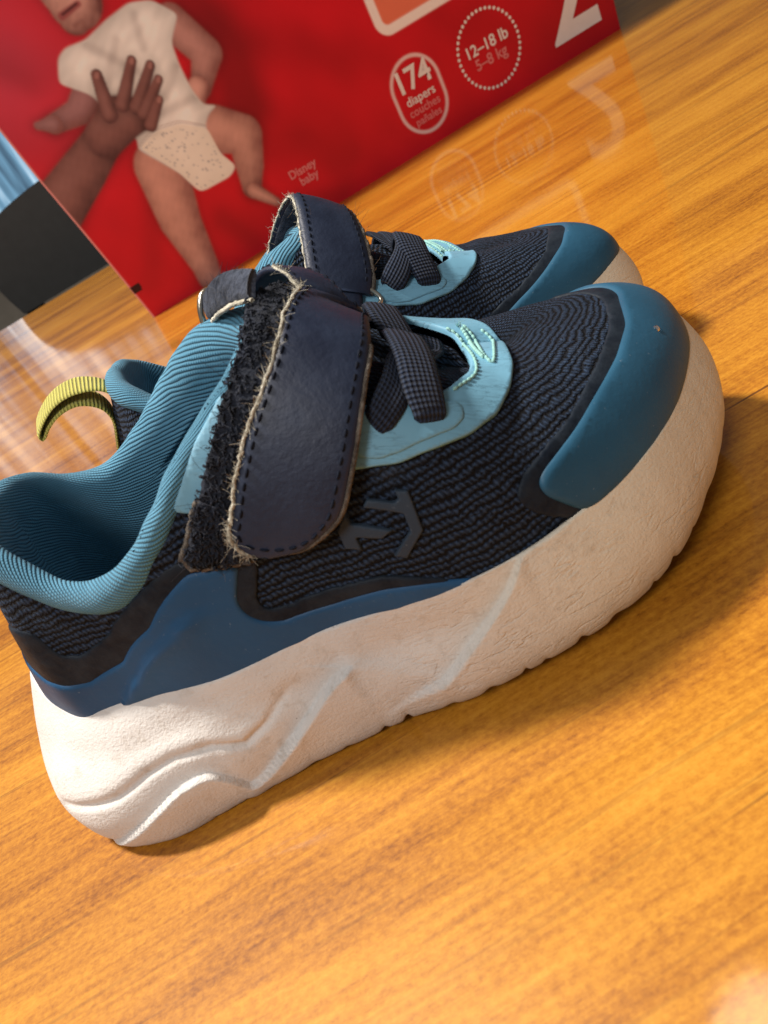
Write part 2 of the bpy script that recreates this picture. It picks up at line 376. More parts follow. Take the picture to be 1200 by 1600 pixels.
def mat_sole():
    k = NT_('foam_white'); o = k.obj()
    # o in metres, local to the shoe
    x, y, z = k.sep(o)
    peb = k.noise(o, 2300, 3, .6); peb2 = k.noise(k.mapv(o, (1000, 1000, 1600)), 1.0, 2, .5)
    wr = k.noise(k.mapv(o, (60, 60, 240), rot=(0, .42, 0)), 1.0, 3, .5, dist=.35)
    wrl = k.rng(k.math('ABSOLUTE', k.math('SUBTRACT', wr, .5)), 0, .022, 1, 0)
    wr2 = k.noise(k.mapv(o, (170, 170, 560), rot=(0, .35, 0)), 1.0, 3, .55, dist=.3)
    wrl2 = k.rng(k.math('ABSOLUTE', k.math('SUBTRACT', wr2, .5)), 0, .05, 1, 0)
    zone = k.math('MULTIPLY', k.rng(x, .055, .10, 0, 1, True), k.rng(z, .030, .010, .25, 1, True))
    zone = k.math('MULTIPLY', zone, k.rng(k.noise(o, 70, 2), .38, .6))
    wl = k.math('MULTIPLY', wrl, k.math('MULTIPLY', zone, .34)); wl2 = k.math('MULTIPLY', wrl2, k.math('MULTIPLY', zone, .22))
    n2 = k.noise(o, 28, 4, .6); n3 = k.noise(o, 300, 3, .7)
    col = k.mix(k.rng(n2, .3, .72), (.56, .535, .525), (.71, .685, .665))
    # the foam has yellowed at the toe, is pinkish white in the waist
    tone = k.rng(x, .078, .125, 0, 1, True)
    col = k.mix(k.math('MULTIPLY', tone, .62), col, (.80, .70, .50))
    grime = k.math('MULTIPLY', k.rng(n3, .55, .75), k.rng(n2, .35, .65, .10, .46))
    col = k.mix(grime, col, (.36, .29, .21))
    col = k.mix(k.math('MULTIPLY', wl, .22), col, (.45, .37, .27))
    sp = k.vor(o, 330, 'F1'); spk = k.math('MULTIPLY', k.rng(sp, .035, .055, 1, 0), k.rng(k.noise(o, 140, 2), .55, .6))
    col = k.mix(k.math('MULTIPLY', spk, .7), col, (.12, .10, .08))
    h = k.math('ADD', k.math('MULTIPLY', peb, .35), k.math('MULTIPLY', peb2, .30))
    h = k.math('SUBTRACT', h, k.math('ADD', k.math('MULTIPLY', wl, 1.0), k.math('MULTIPLY', wl2, .8)))
    return k.P(Base_Color=col, Roughness=.62, Normal=k.bump(h, 1.0, .00042), Specular_IOR_Level=.3)

def mat_strap():
    k = NT_('strap_leatherette'); o = k.obj(); uv = k.uv()
    n = k.noise(o, 900, 3, .6); n2 = k.noise(o, 70, 4, .6); n3 = k.noise(k.mapv(o, (180, 60, 60)), 1.0, 3, .6)
    col = k.mix(k.rng(n2, .35, .7), (.008, .014, .036), (.018, .031, .068))
    col = k.mix(k.math('MULTIPLY', k.rng(n3, .60, .80), .30), col, (.05, .06, .085))
    return k.P(Base_Color=col, Roughness=k.rng(n2, .3, .7, .46, .62), Normal=k.bump(k.math('ADD', n, k.math('MULTIPLY', n2, .5)), .28, .0004), Specular_IOR_Level=.4)

def mat_fuzzy(name, lo, hi, scale=600):
    k = NT_(name); o = k.obj()
    n = k.noise(o, scale, 4, .75); n2 = k.noise(o, scale * .22, 3, .6)
    h = k.math('ADD', n, n2)
    return k.P(Base_Color=k.mix(k.rng(h, .75, 1.3), lo, hi), Roughness=.95, Normal=k.bump(h, 1.0, .0012), Sheen_Weight=.08, Specular_IOR_Level=.15)

def mat_lace():
    k = NT_('lace_weave'); uv = k.uv(); x, y, _ = k.sep(uv)
    a = k.math('SINE', k.math('MULTIPLY', k.math('ADD', x, y), 6.28 / 1.7)); b = k.math('SINE', k.math('MULTIPLY', k.math('SUBTRACT', x, y), 6.28 / 1.7))
    h = k.math('MULTIPLY', a, b); h = k.math('ADD', k.math('MULTIPLY', h, .5), .5)
    fib = k.noise(k.mapv(uv, (5, 5, 1)), 1.0, 3, .7); h = k.math('ADD', h, k.math('MULTIPLY', fib, .35))
    return k.P(Base_Color=k.mix(k.rng(h, .2, 1.2), (.003, .004, .010), (.032, .052, .105)), Roughness=.82, Normal=k.bump(h, 1.0, .0009), Sheen_Weight=.03, Specular_IOR_Level=.25)

def mat_tab():
    k = NT_('tab_webbing'); uv = k.uv(); x, y, _ = k.sep(uv)
    r = k.math('SINE', k.math('MULTIPLY', x, 6.28 / .95)); n = k.noise(k.mapv(uv, (3, 6, 1)), 1.0, 3, .7)
    h = k.math('ADD', k.math('MULTIPLY', r, .5), n)
    return k.P(Base_Color=k.mix(k.rng(h, -.1, 1.2), (.36, .33, .04), (.74, .70, .15)), Roughness=.85, Normal=k.bump(h, .8, .0006), Sheen_Weight=.2)

def mat_plain(name, col, rough=.6, metal=0.0, spec=.4, nscale=200, namp=.15, bump=.2):
    k = NT_(name); o = k.obj(); n = k.noise(o, nscale, 3, .6)
    c = k.mix(k.rng(n, .3, .7), tuple(v * (1 - namp) for v in col), tuple(min(1, v * (1 + namp)) for v in col))
    return k.P(Base_Color=c, Roughness=rough, Metallic=metal, Specular_IOR_Level=spec, Normal=k.bump(n, bump, .0005))

def mat_wood():
    k = NT_('lacquered_wood'); o = k.obj()
    warp = k.noise(k.mapv(o, (2.2, 5, 1)), 1.0, 3, .5, out='Color')
    wv = k.N('ShaderNodeVectorMath', operation='MULTIPLY_ADD'); k.set(wv.inputs[0], warp); k.set(wv.inputs[1], (.02, .030, 0)); k.set(wv.inputs[2], o)
    v = wv.outputs[0]
    big = k.noise(k.mapv(v, (2.0, 22, 1)), 1.0, 4, .55)
    med = k.noise(k.mapv(v, (7, 95, 1)), 1.0, 4, .6)
    fine = k.noise(k.mapv(v, (26, 420, 1)), 1.0, 3, .65)
    spk = k.noise(k.mapv(o, (620, 900, 1)), 1.0, 3, .75)
    mott = k.noise(k.mapv(v, (16, 34, 1)), 1.0, 4, .6)
    f = k.math('ADD', k.math('MULTIPLY', big, .50), k.math('ADD', k.math('MULTIPLY', med, .24), k.math('ADD', k.math('MULTIPLY', fine, .30), k.math('MULTIPLY', k.noise(k.mapv(v, (70, 1150, 1)), 1.0, 2, .6), .16))))
    f = k.math('ADD', f, k.math('MULTIPLY', k.math('SUBTRACT', spk, .5), .40))
    f = k.math('ADD', f, k.math('MULTIPLY', k.math('SUBTRACT', mott, .5), .30))
    col = k.ramp(f, [(.35, (.095, .027, .003)), (.46, (.225, .074, .006)), (.56, (.360, .136, .010)), (.66, (.465, .198, .016)), (.82, (.575, .280, .032))])
    # dark open pores and growth lines drawn out along the grain
    pore = k.noise(k.mapv(v, (15, 620, 1)), 1.0, 2, .5); pm = k.noise(k.mapv(v, (5, 40, 1)), 1.0, 3, .5)
    pl = k.math('MULTIPLY', k.rng(pore, .63, .72), k.rng(pm, .46, .62))
    col = k.mix(k.math('MULTIPLY', pl, .85), col, (.085, .026, .006))
    ln = k.noise(k.mapv(v, (1.3, 210, 1)), 1.0, 3, .6); ll = k.math('MULTIPLY', k.rng(ln, .58, .66), k.rng(k.noise(k.mapv(v, (6, 12, 1)), 1.0, 2), .40, .62))
    col = k.mix(k.math('MULTIPLY', ll, .70), col, (.12, .036, .007))
    smear = k.noise(k.mapv(o, (14, 18, 1)), 1.0, 4, .6)
    rough = k.rng(smear, .35, .7, .42, .55)
    ob = k.noise(o, 260, 3, .6)
    k.P(Base_Color=col, Roughness=rough, Specular_IOR_Level=.2, Normal=k.bump(k.math('ADD', k.math('MULTIPLY', fine, .5), ob), .05, .0006))
    k.P(Coat_Weight=.78, Coat_Roughness=k.rng(smear, .35, .7, .05, .085), Coat_IOR=1.5, Coat_Normal=k.bump(k.noise(o, 120, 2, .5), .02, .001))
    return k.m

M = dict(
    knit=mat_knit('knit_navy', (.0016, .0024, .0056), (.040, .072, .140)),
    lining=mat_lining('lining_knit', (.105, .300, .455)),
    rubber=mat_rubber('rubber_blue', (.022, .088, .158), .38),
    side=mat_rubber('rubber_royal', (.020, .080, .185), .42),
    film=mat_film('welded_film'),
    sky=mat_synthetic('synthetic_light_blue', (.165, .385, .545)),
    sole=mat_sole(), strap=mat_strap(), lace=mat_lace(), tab=mat_tab(),
    pile=mat_fuzzy('hook_and_loop', (.003, .004, .008), (.030, .038, .062), 900),
    under=mat_fuzzy('strap_lining', (.010, .014, .026), (.075, .090, .130), 500),
    cream=mat_fuzzy('raw_edge_cream', (.42, .39, .30), (.86, .83, .72), 900),
    fibre=mat_plain('loose_fibre', (.05, .055, .075), .8, spec=.2),
    pale_fibre=mat_plain('pale_fibre', (.55, .53, .46), .8, spec=.2),
    thread=mat_plain('navy_thread', (.007, .010, .020), .9, spec=.15, nscale=900),
    teal=mat_plain('teal_thread', (.26, .50, .48), .75, nscale=900),
    logo=mat_rubber('logo_rubber', (.030, .046, .070), .42),
    insole=mat_plain('insole_cloth', (.012, .020, .032), .9),
    metal=mat_plain('ring_metal', (.62, .58, .50), .28, metal=1.0, nscale=300),
    wood=mat_wood(),
)
# ------------------------------------------------------------------ table and what shows behind it
def rounded_slab(name, x0, x1, y0, y1, z0, z1, r, mat, parent=None, seg=4):
    bm = bmesh.new()
    bmesh.ops.create_cube(bm, size=1)
    for v in bm.verts:
        v.co = Vector(((x0 + x1) / 2 + v.co.x * (x1 - x0), (y0 + y1) / 2 + v.co.y * (y1 - y0), (z0 + z1) / 2 + v.co.z * (z1 - z0)))
    bmesh.ops.bevel(bm, geom=bm.edges[:], offset=r, segments=seg, affect='EDGES')
    me = bpy.data.meshes.new(name); bm.to_mesh(me); bm.free(); me.materials.append(mat)
    me.polygons.foreach_set('use_smooth', np.ones(len(me.polygons), bool)); me.set_sharp_from_angle(angle=math.radians(50))
    o = bpy.data.objects.new(name, me); COL.objects.link(o)
    if parent: o.parent = parent
    return o
table = rounded_slab('table_top', -0.9, 1.2, -0.35, 1.30, -0.032, 0.0, .007, M['wood'])
tag(table, kind='structure')
M['chair'] = mat_plain('dark_leather', (.012, .013, .014), .55, nscale=60, bump=.1)
M['floor'] = mat_plain('grey_tiles', (.055, .062, .075), .35, nscale=3, namp=.35)
M['wall'] = mat_plain('painted_wall', (.30, .27, .23), .8, nscale=8)
fl = mesh_obj('floor', [(-5, -3, -.76), (5, -3, -.76), (5, 4.2, -.76), (-5, 4.2, -.76)], [(0, 1, 2, 3)], M['floor'], smooth=False); tag(fl, kind='structure')
wl = mesh_obj('wall', [(-5, 4.2, -.76), (5, 4.2, -.76), (5, 4.2, 2.0), (-5, 4.2, 2.0)], [(0, 1, 2, 3)], M['wall'], smooth=False); tag(wl, kind='structure')
# dark chair pushed up to the far end of the table
ch = empty('dining_chair', (-0.17, 1.62, -.76))
tag(ch, 'dark leather dining chair behind the far edge of the table', 'chair')
prof = [(-.235, .74), (-.245, .80), (-.235, .855), (-.19, .895), (-.10, .915), (0, .92), (.10, .915), (.19, .895), (.235, .855), (.245, .80), (.235, .74)]
pv = spline(np.array(prof), 40); n_ = len(pv); Vb = []
for y_ in (-.02, .02): Vb += [(x, y_, z) for x, z in pv]
Fb = [tuple(range(n_)), tuple(range(2 * n_ - 1, n_ - 1, -1))] + [(i, n_ + i, n_ + (i + 1) % n_, (i + 1) % n_) for i in range(n_)]
bk = mesh_obj('backrest', Vb, Fb, M['chair'], ch, sharp=40)
for sx in (-.215, .215):
    rounded_slab('rear_post', sx - .018, sx + .018, -.016, .016, 0, .78, .006, M['chair'], ch)
    rounded_slab('front_leg', sx - .018, sx + .018, -.44, -.408, 0, .44, .006, M['chair'], ch)
rounded_slab('seat', -.235, .235, -.45, -.02, .43, .48, .015, M['chair'], ch)
# bright window with a pale curtain
wn = empty('window', (-1.25, 4.16, 0.05)); tag(wn, 'bright daylit window far behind the table beside the box', 'window')
k_ = NT_('daylight_pane'); o_ = k_.obj(); st = k_.noise(k_.mapv(o_, (9, 1, .8)), 1.0, 4, .6)
k_.P(Base_Color=(.1, .1, .1), Emission_Color=k_.ramp(st, [(.38, (.02, .07, .13)), (.5, (.14, .32, .48)), (.60, (.60, .80, .95)), (.66, (.95, 1.0, 1.0))]), Emission_Strength=.95)
mesh_obj('pane', [(-.8, 0, .05), (.8, 0, .05), (.8, 0, 1.35), (-.8, 0, 1.35)], [(0, 1, 2, 3)], k_.m, wn, smooth=False)
for a, b, c, d in ((-.85, -.80, .0, 1.4), (.80, .85, .0, 1.4), (-.80, .80, .0, .05), (-.80, .80, 1.35, 1.4), (-.02, .02, .05, 1.35)):
    rounded_slab('frame', a, b, -.03, .03, c, d, .004, M['wall'], wn)
# ------------------------------------------------------------------ shoe builders
MM = 0.001
def loc_mesh(name, V, F, mat, parent, m, **kw):
    V = np.asarray(V, float).copy(); V[:, 1] *= m; V *= MM
    F = [tuple(f) for f in F]
    if m < 0: F = [f[::-1] for f in F]
    return mesh_obj(name, V, F, mat, parent, **kw)

def resample(poly, step, closed=True):
    P = np.asarray(poly, float)
    Q = np.vstack([P, P[:1]]) if closed else P
    s = np.concatenate([[0], np.cumsum(np.linalg.norm(np.diff(Q, axis=0), axis=1))])
    n = max(8, int(s[-1] / step)); q = np.linspace(0, s[-1], n, endpoint=not closed)
    return np.stack([np.interp(q, s, Q[:, k]) for k in range(Q.shape[1])], -1)

def smooth_poly(P, it=2, closed=True, w=.25):
    P = np.asarray(P, float).copy()
    for _ in range(it):
        Q = w * np.roll(P, 1, 0) + (1 - 2 * w) * P + w * np.roll(P, -1, 0)
        if not closed: Q[0], Q[-1] = P[0], P[-1]
        P = Q
    return P

def overlay(outline, thick, bevel, step=.9, holes=(), base=0.0, jag=0.0, smooth=3, lift=None, relief=None, sink=.25, edge_step=None):
    """a sheet of material laid over the upper: outline in pattern coordinates"""
    es = edge_step or step * .8
    loops = [smooth_poly(resample(outline, es), smooth)] + [smooth_poly(resample(h, es), smooth) for h in holes]
    if jag:
        for k, L in enumerate(loops):
            L += rng.normal(size=L.shape) * jag
    allp = np.vstack(loops)
    mn, mx = allp.min(0), allp.max(0)
    gx, gy = np.meshgrid(np.arange(mn[0], mx[0], step), np.arange(mn[1], mx[1], step), indexing='ij')
    gx = gx.astype(float); gx[:, 1::2] += step * .5
    G = np.stack([gx.ravel(), gy.ravel()], -1)
    def dist(P):
        d = np.full(len(P), 1e9)
        for L in loops: d = np.minimum(d, seg_dist(P, L, True)[0])
        return d
    def ins(P):
        r = inside(P, loops[0])
        for L in loops[1:]: r &= ~inside(P, L)
        return r
    G = G[ins(G)]; dg = dist(G); G = G[dg > bevel * 1.05]
    rings = []
    for L in loops:
        t = np.roll(L, -1, 0) - np.roll(L, 1, 0); t /= np.maximum(np.linalg.norm(t, axis=1), 1e-9)[:, None]
        nn = np.stack([-t[:, 1], t[:, 0]], -1)
        for fr in (.12, .4, 1.0):
            for sg in (1, -1):
                C = L + nn * sg * bevel * fr; ok = ins(C); C = C[ok]
                if len(C):
                    dd = dist(C); C = C[dd > bevel * fr * .93]; rings.append(C)
    pts = np.vstack(loops + rings + [G]); edges = []; o = 0
    for L in loops:
        n = len(L); edges += [(o + i, o + (i + 1) % n) for i in range(n)]; o += n
    r = delaunay_2d_cdt([Vector(p) for p in pts], edges, [], 2 if len(loops) > 1 else 1, 1e-5)
    V2 = np.array([tuple(v) for v in r[0]]); F = r[2]
    d = dist(V2); t = np.clip(d / bevel, 0, 1)
    h = base + (thick + sink) * np.sqrt(np.maximum(0, 1 - (1 - t) ** 2)) - sink
    if relief is not None: h = h + relief(V2)
    P, N = lookups(V2)
    if lift is not None: h = h + lift(V2)
    V = P + N * h[:, None]
    F = np.array([f for f in F if len(f) == 3], int)
    # orient outward
    fn = np.cross(V[F[:, 1]] - V[F[:, 0]], V[F[:, 2]] - V[F[:, 0]])
    if (fn * N[F[:, 0]]).sum() < 0: F = F[:, ::-1]
    return V, F, V2

def grid_normals(G):
    du = np.gradient(G, axis=0); dv = np.gradient(G, axis=1); n = np.cross(du, dv)
    return n / np.maximum(np.linalg.norm(n, axis=2), 1e-9)[:, :, None]

def solid(G, thick, N=None, round_edge=True):
    """closed slab around a sheet of points G[rows, across]"""
    nu, nv = G.shape[:2]
    if N is None: N = grid_normals(G)
    e = np.linspace(-1, 1, nv); prof = np.sqrt(np.maximum(0, 1 - np.abs(e) ** 8)) * .85 + .15 if round_edge else np.ones(nv)
    T = thick * .5 * prof
    top = G + N * T[None, :, None]; bot = G - N * T[None, :, None]
    ring = np.concatenate([top, bot[:, ::-1]], 1)
    V = ring.reshape(-1, 3); F = [tuple(f) for f in grid_faces(nu, 2 * nv, closed_v=True)]
    for r_, flip in ((0, False), (nu - 1, True)):
        for j in range(nv - 1):
            q = (r_ * 2 * nv + j, r_ * 2 * nv + j + 1, r_ * 2 * nv + 2 * nv - 2 - j, r_ * 2 * nv + 2 * nv - 1 - j)
            F.append(q if flip else q[::-1])
    s_u = np.concatenate([[0], np.cumsum(np.linalg.norm(np.diff(G[:, nv // 2], axis=0), axis=1))])
    s_v = np.concatenate([[0], np.cumsum(np.linalg.norm(np.diff(G[nu // 2], axis=0), axis=1))])
    U = np.zeros((nu, 2 * nv, 2)); U[:, :nv, 0] = s_v; U[:, nv:, 0] = s_v[::-1]; U[:, :, 1] = s_u[:, None]
    F = np.array(F)
    # orient: face normals of the top sheet should follow N
    f0 = F[(nu // 2) * (2 * nv) + nv // 2]
    fn = np.cross(V[f0[1]] - V[f0[0]], V[f0[2]] - V[f0[0]])
    if fn @ N[nu // 2, nv // 2] < 0: F = F[:, ::-1]
    return V, F, U.reshape(-1, 2)

def band(L, R, lifts, thick, n=60, nw=11, crown=0.0, smooth_it=0):
    Ls, Rs = spline(L, n, by_len=False), spline(R, n, by_len=False)
    lf = np.interp(np.linspace(0, 1, n), np.linspace(0, 1, len(lifts)), lifts)
    w = np.linspace(0, 1, nw)
    Q = Ls[:, None] * (1 - w)[None, :, None] + Rs[:, None] * w[None, :, None]
    P, N = lookups(Q.reshape(-1, 2)); P = P.reshape(n, nw, 3); N = N.reshape(n, nw, 3)
    G = P + N * (lf[:, None] + crown * (1 - (2 * w - 1) ** 2)[None])[:, :, None]
    for _ in range(smooth_it):
        G[1:-1] = .25 * G[:-2] + .5 * G[1:-1] + .25 * G[2:]
        G[:, 1:-1] = .25 * G[:, :-2] + .5 * G[:, 1:-1] + .25 * G[:, 2:]
    return G, N

def tube(path, rad, ns=8, closed=False):
    P = np.asarray(path, float); n = len(P); rad = np.broadcast_to(np.asarray(rad, float), (n,))
    T = np.gradient(P, axis=0) if not closed else np.roll(P, -1, 0) - np.roll(P, 1, 0)
    T /= np.maximum(np.linalg.norm(T, axis=1), 1e-9)[:, None]
    a = np.array([0, 0, 1.0]) if abs(T[0, 2]) < .9 else np.array([1.0, 0, 0])
    A = np.empty_like(P); x = np.cross(T[0], a); x /= np.linalg.norm(x)
    for i in range(n):
        x = x - T[i] * (x @ T[i]); x /= max(np.linalg.norm(x), 1e-9); A[i] = x
    Bn = np.cross(T, A); th = np.linspace(0, 2 * math.pi, ns, endpoint=False)
    V = P[:, None] + rad[:, None, None] * (A[:, None] * np.cos(th)[None, :, None] + Bn[:, None] * np.sin(th)[None, :, None])
    F = [tuple(f) for f in grid_faces(n, ns, closed_u=closed, closed_v=True)[:, ::-1]]
    if not closed: F += [tuple(range(ns)), tuple(range((n - 1) * ns, n * ns))[::-1]]
    return V.reshape(-1, 3), F

class Join:
    def __init__(s): s.V = []; s.F = []; s.o = 0
    def add(s, VF):
        V, F = VF[0], VF[1]; s.V.append(np.asarray(V, float)); s.F += [tuple(int(i) + s.o for i in f) for f in F]; s.o += len(V)
    def build(s, name, mat, parent, m, **kw): return loc_mesh(name, np.vstack(s.V), s.F, mat, parent, m, **kw)

def stitches(path, nrm, length=1.5, gap=.8, r=.2, lift=.12):
    """a run of small thread stitches along a path (n,3) with normals"""
    P = np.asarray(path); s = np.concatenate([[0], np.cumsum(np.linalg.norm(np.diff(P, axis=0), axis=1))])
    at = lambda q: np.array([np.interp(q, s, P[:, k]) for k in range(3)])
    an = lambda q: np.array([np.interp(q, s, nrm[:, k]) for k in range(3)])
    J = Join(); q = gap
    while q + length < s[-1]:
        l = length * random.uniform(.85, 1.1); tt = np.linspace(0, 1, 6)
        pts = np.array([at(q + l * t) + an(q + l * t) * (lift * (1 - (2 * t - 1) ** 4) - .05) for t in tt])
        J.add(tube(pts, r * np.sqrt(np.maximum(.12, 1 - (2 * tt - 1) ** 4)), 6)); q += l + gap
    return J

def hairs(path, nrm, count, lmin, lmax, r=.045, up=.7, spread=1.0, seed=1):
    rg = np.random.default_rng(seed); J = Join(); P = np.asarray(path)
    for _ in range(count):
        i = rg.integers(len(P)); n = nrm[i % len(nrm)]
        d = n * up + rg.normal(size=3) * spread * .6; d /= np.linalg.norm(d)
        c = rg.normal(size=3) * .9; L = lmin + (lmax - lmin) * rg.random() ** 2.2
        t = np.linspace(0, 1, 7)[:, None]
        pts = P[i] + rg.normal(size=3) * .15 + L * (d * t + c * t ** 2 * .55)
        J.add(tube(pts, r * np.linspace(1, .5, 7), 3))
    return J

# ---- edge of the upper in pattern coordinates, used as the lower limit of welded pieces
E2 = UP2[:, 0]
EX = UP[:, 0, 0]
I_TOE = int(np.argmax(EX))
def edge_run(i0, i1, inset=.4):
    idx = np.arange(i0, i1, 5 if i1 > i0 else -5) % NT
    a, b = E2[idx], UP2[idx, 4]; d = b - a; d /= np.maximum(np.linalg.norm(d, axis=1), 1e-6)[:, None]
    return a + d * inset
def i_at(x, lateral=True):
    r_ = np.arange(0, I_TOE) if lateral else np.arange(I_TOE, NT)
    return int(r_[np.argmin(np.abs(EX[r_] - x))])
TR = {k: np.array(v) for k, v in TRACE.items()}
def mirror(P, cy=0.0, s=.86): Q = np.array(P, float).copy(); Q[:, 1] = cy - (Q[:, 1] - cy) * s; return Q

RIM = np.array([(22,-1,66),(23.5,-8,65.3),(26.5,-14,62.6),(30,-18.3,58),(35,-20.8,53),(41.5,-22.4,50.6),(49,-23.6,52.2),(57,-24.0,57),(65,-23.4,62.6),(71,-22.4,66.2),(76.5,-20.4,68.6),
                (81,-14,68),(84,-6,69),(84,1,71),(81,7.5,72.6),(75.5,12,73.2),(68.5,15.6,71.4),(61,18,67),(53,19.5,61.8),(45,20,57.8),(37.5,19.4,55.6),(31,17,57.6),(26.5,12.5,62.3),(23,6,65.6)], float)
RIM_S = np.array([.95,.95,.9,.85,.82,.82,.8,.76,.72,.70,.68,.8,1.0,1.2,1.4,1.5,1.45,1.3,1.15,1.05,1.0,.95,.95,.95])
NR = 300
def lining_grid():
    R = spline(np.c_[RIM, RIM_S * 8], NR, True); S = R[:, 3] / 8; R = R[:, :3]
    Q = []
    for p in R:
        h = BVH3.find_nearest(Vector(p)); t = _tri[h[2]]; w = _bary(np.array(h[0]), t, UV_flat); n = w @ UN[t]; Q.append(np.array(h[0]) - n / np.linalg.norm(n) * .7)
    R = smooth_poly(np.array(Q), 8)
    global RIM_ON; RIM_ON = R
    T = np.roll(R, -1, 0) - np.roll(R, 1, 0); T /= np.linalg.norm(T, axis=1)[:, None]
    c = R[:, :2].mean(0); o = np.stack([T[:, 1], -T[:, 0], 0 * T[:, 0]], -1); o[:, 2] = 0
    o /= np.linalg.norm(o, axis=1)[:, None]; o *= np.sign((o[:, :2] * (R[:, :2] - c)).sum(1))[:, None]
    sec = spline(np.array([(1.2,-7.2),(2.4,-5.4),(3.0,-3.2),(2.4,-.9),(.6,.4),(-1.6,.3),(-3.0,-1.6),(-3.4,-4.6),(-3.0,-9),(-2.0,-15),(-1.0,-22),(-.2,-30)]), 40)
    near = sstep(-20, -8, sec[:, 1])
    G = np.empty((NR, 40, 3))
    for j, (a, z) in enumerate(sec):
        k = S * near[j] + (1 - near[j])
        G[:, j] = R + o * (a * k)[:, None]; G[:, j, 2] += z * (k if z > -9 else 1.0)
    G[:, :, 2] = np.maximum(G[:, :, 2], 29.0 + .02 * np.arange(40))
    # soft puckers
    Fl = G.reshape(-1, 3); nz = vnoise(Fl, .55, 3).reshape(NR, 40); G[:, :, 2] += nz * .25; G[:, :, 1] += vnoise(Fl, .4, 5).reshape(NR, 40) * .2
    # the padded top of the inner side, folded down over the tongue
    su = np.concatenate([[0], np.cumsum(np.linalg.norm(np.diff(R, axis=0), axis=1))])
    sv = np.concatenate([[0], np.cumsum(np.linalg.norm(np.diff(sec, axis=0), axis=1))])
    q = np.linspace(0, len(RIM), NR)
    slope = np.interp(q, [0, 2, 4, 6, 7.5, 9, 12, 15, 18, 21, 24], [.5, 1.0, 1.5, 1.6, .5, .12, .1, .25, .35, .4, .5])
    ca = 1 / np.sqrt(1 + slope ** 2); sb = slope * ca
    ph = np.concatenate([[0], np.cumsum(np.diff(su) * .5 * (sb[1:] + sb[:-1]))])
    UVs = np.empty((NR, 40, 2)); UVs[:, :, 0] = ((sv[None] - 8) * ca[:, None] + ph[:, None]) / .64; UVs[:, :, 1] = su[:, None] - sv[None] * .6
    return G, UVs
LG, LUV = lining_grid()
def rim_in_pattern():
    R = RIM_ON[::2]; out = []
    for p in R:
        q = p + np.array([0, 0, -.6])
        h = BVH3.find_nearest(Vector(q)); t = _tri[h[2]]; out.append(_bary(np.array(h[0]), t, UV_flat) @ UP2_flat[t])
    return np.array(out)
RIM2 = rim_in_pattern()
_TL = np.vstack([[(84, -25), (96, -29.5), (103, -29.5)], TR['eye_in'][::-1]])
THROATS = {False: np.vstack([_TL, [(112, 10), (107.5, 13), (101, 15.5), (92, 17), (84, 17)]]),
           True: np.vstack([_TL, [(114.6, 11), (113.4, 17.3), (109.7, 21.3), (105, 23.8), (98, 25.3), (90, 25.5), (84, 24.5)]])}
EYE_M = {False: [(119.5, 14), (115.5, 19), (110, 23), (103, 26), (95, 28), (88, 28.5), (82, 27)],
         True: [(120.8, 15.5), (119, 19.7), (115.6, 25.6), (111.1, 29.8), (103.2, 33.2), (97.1, 33), (90, 31.8), (82, 30)]}

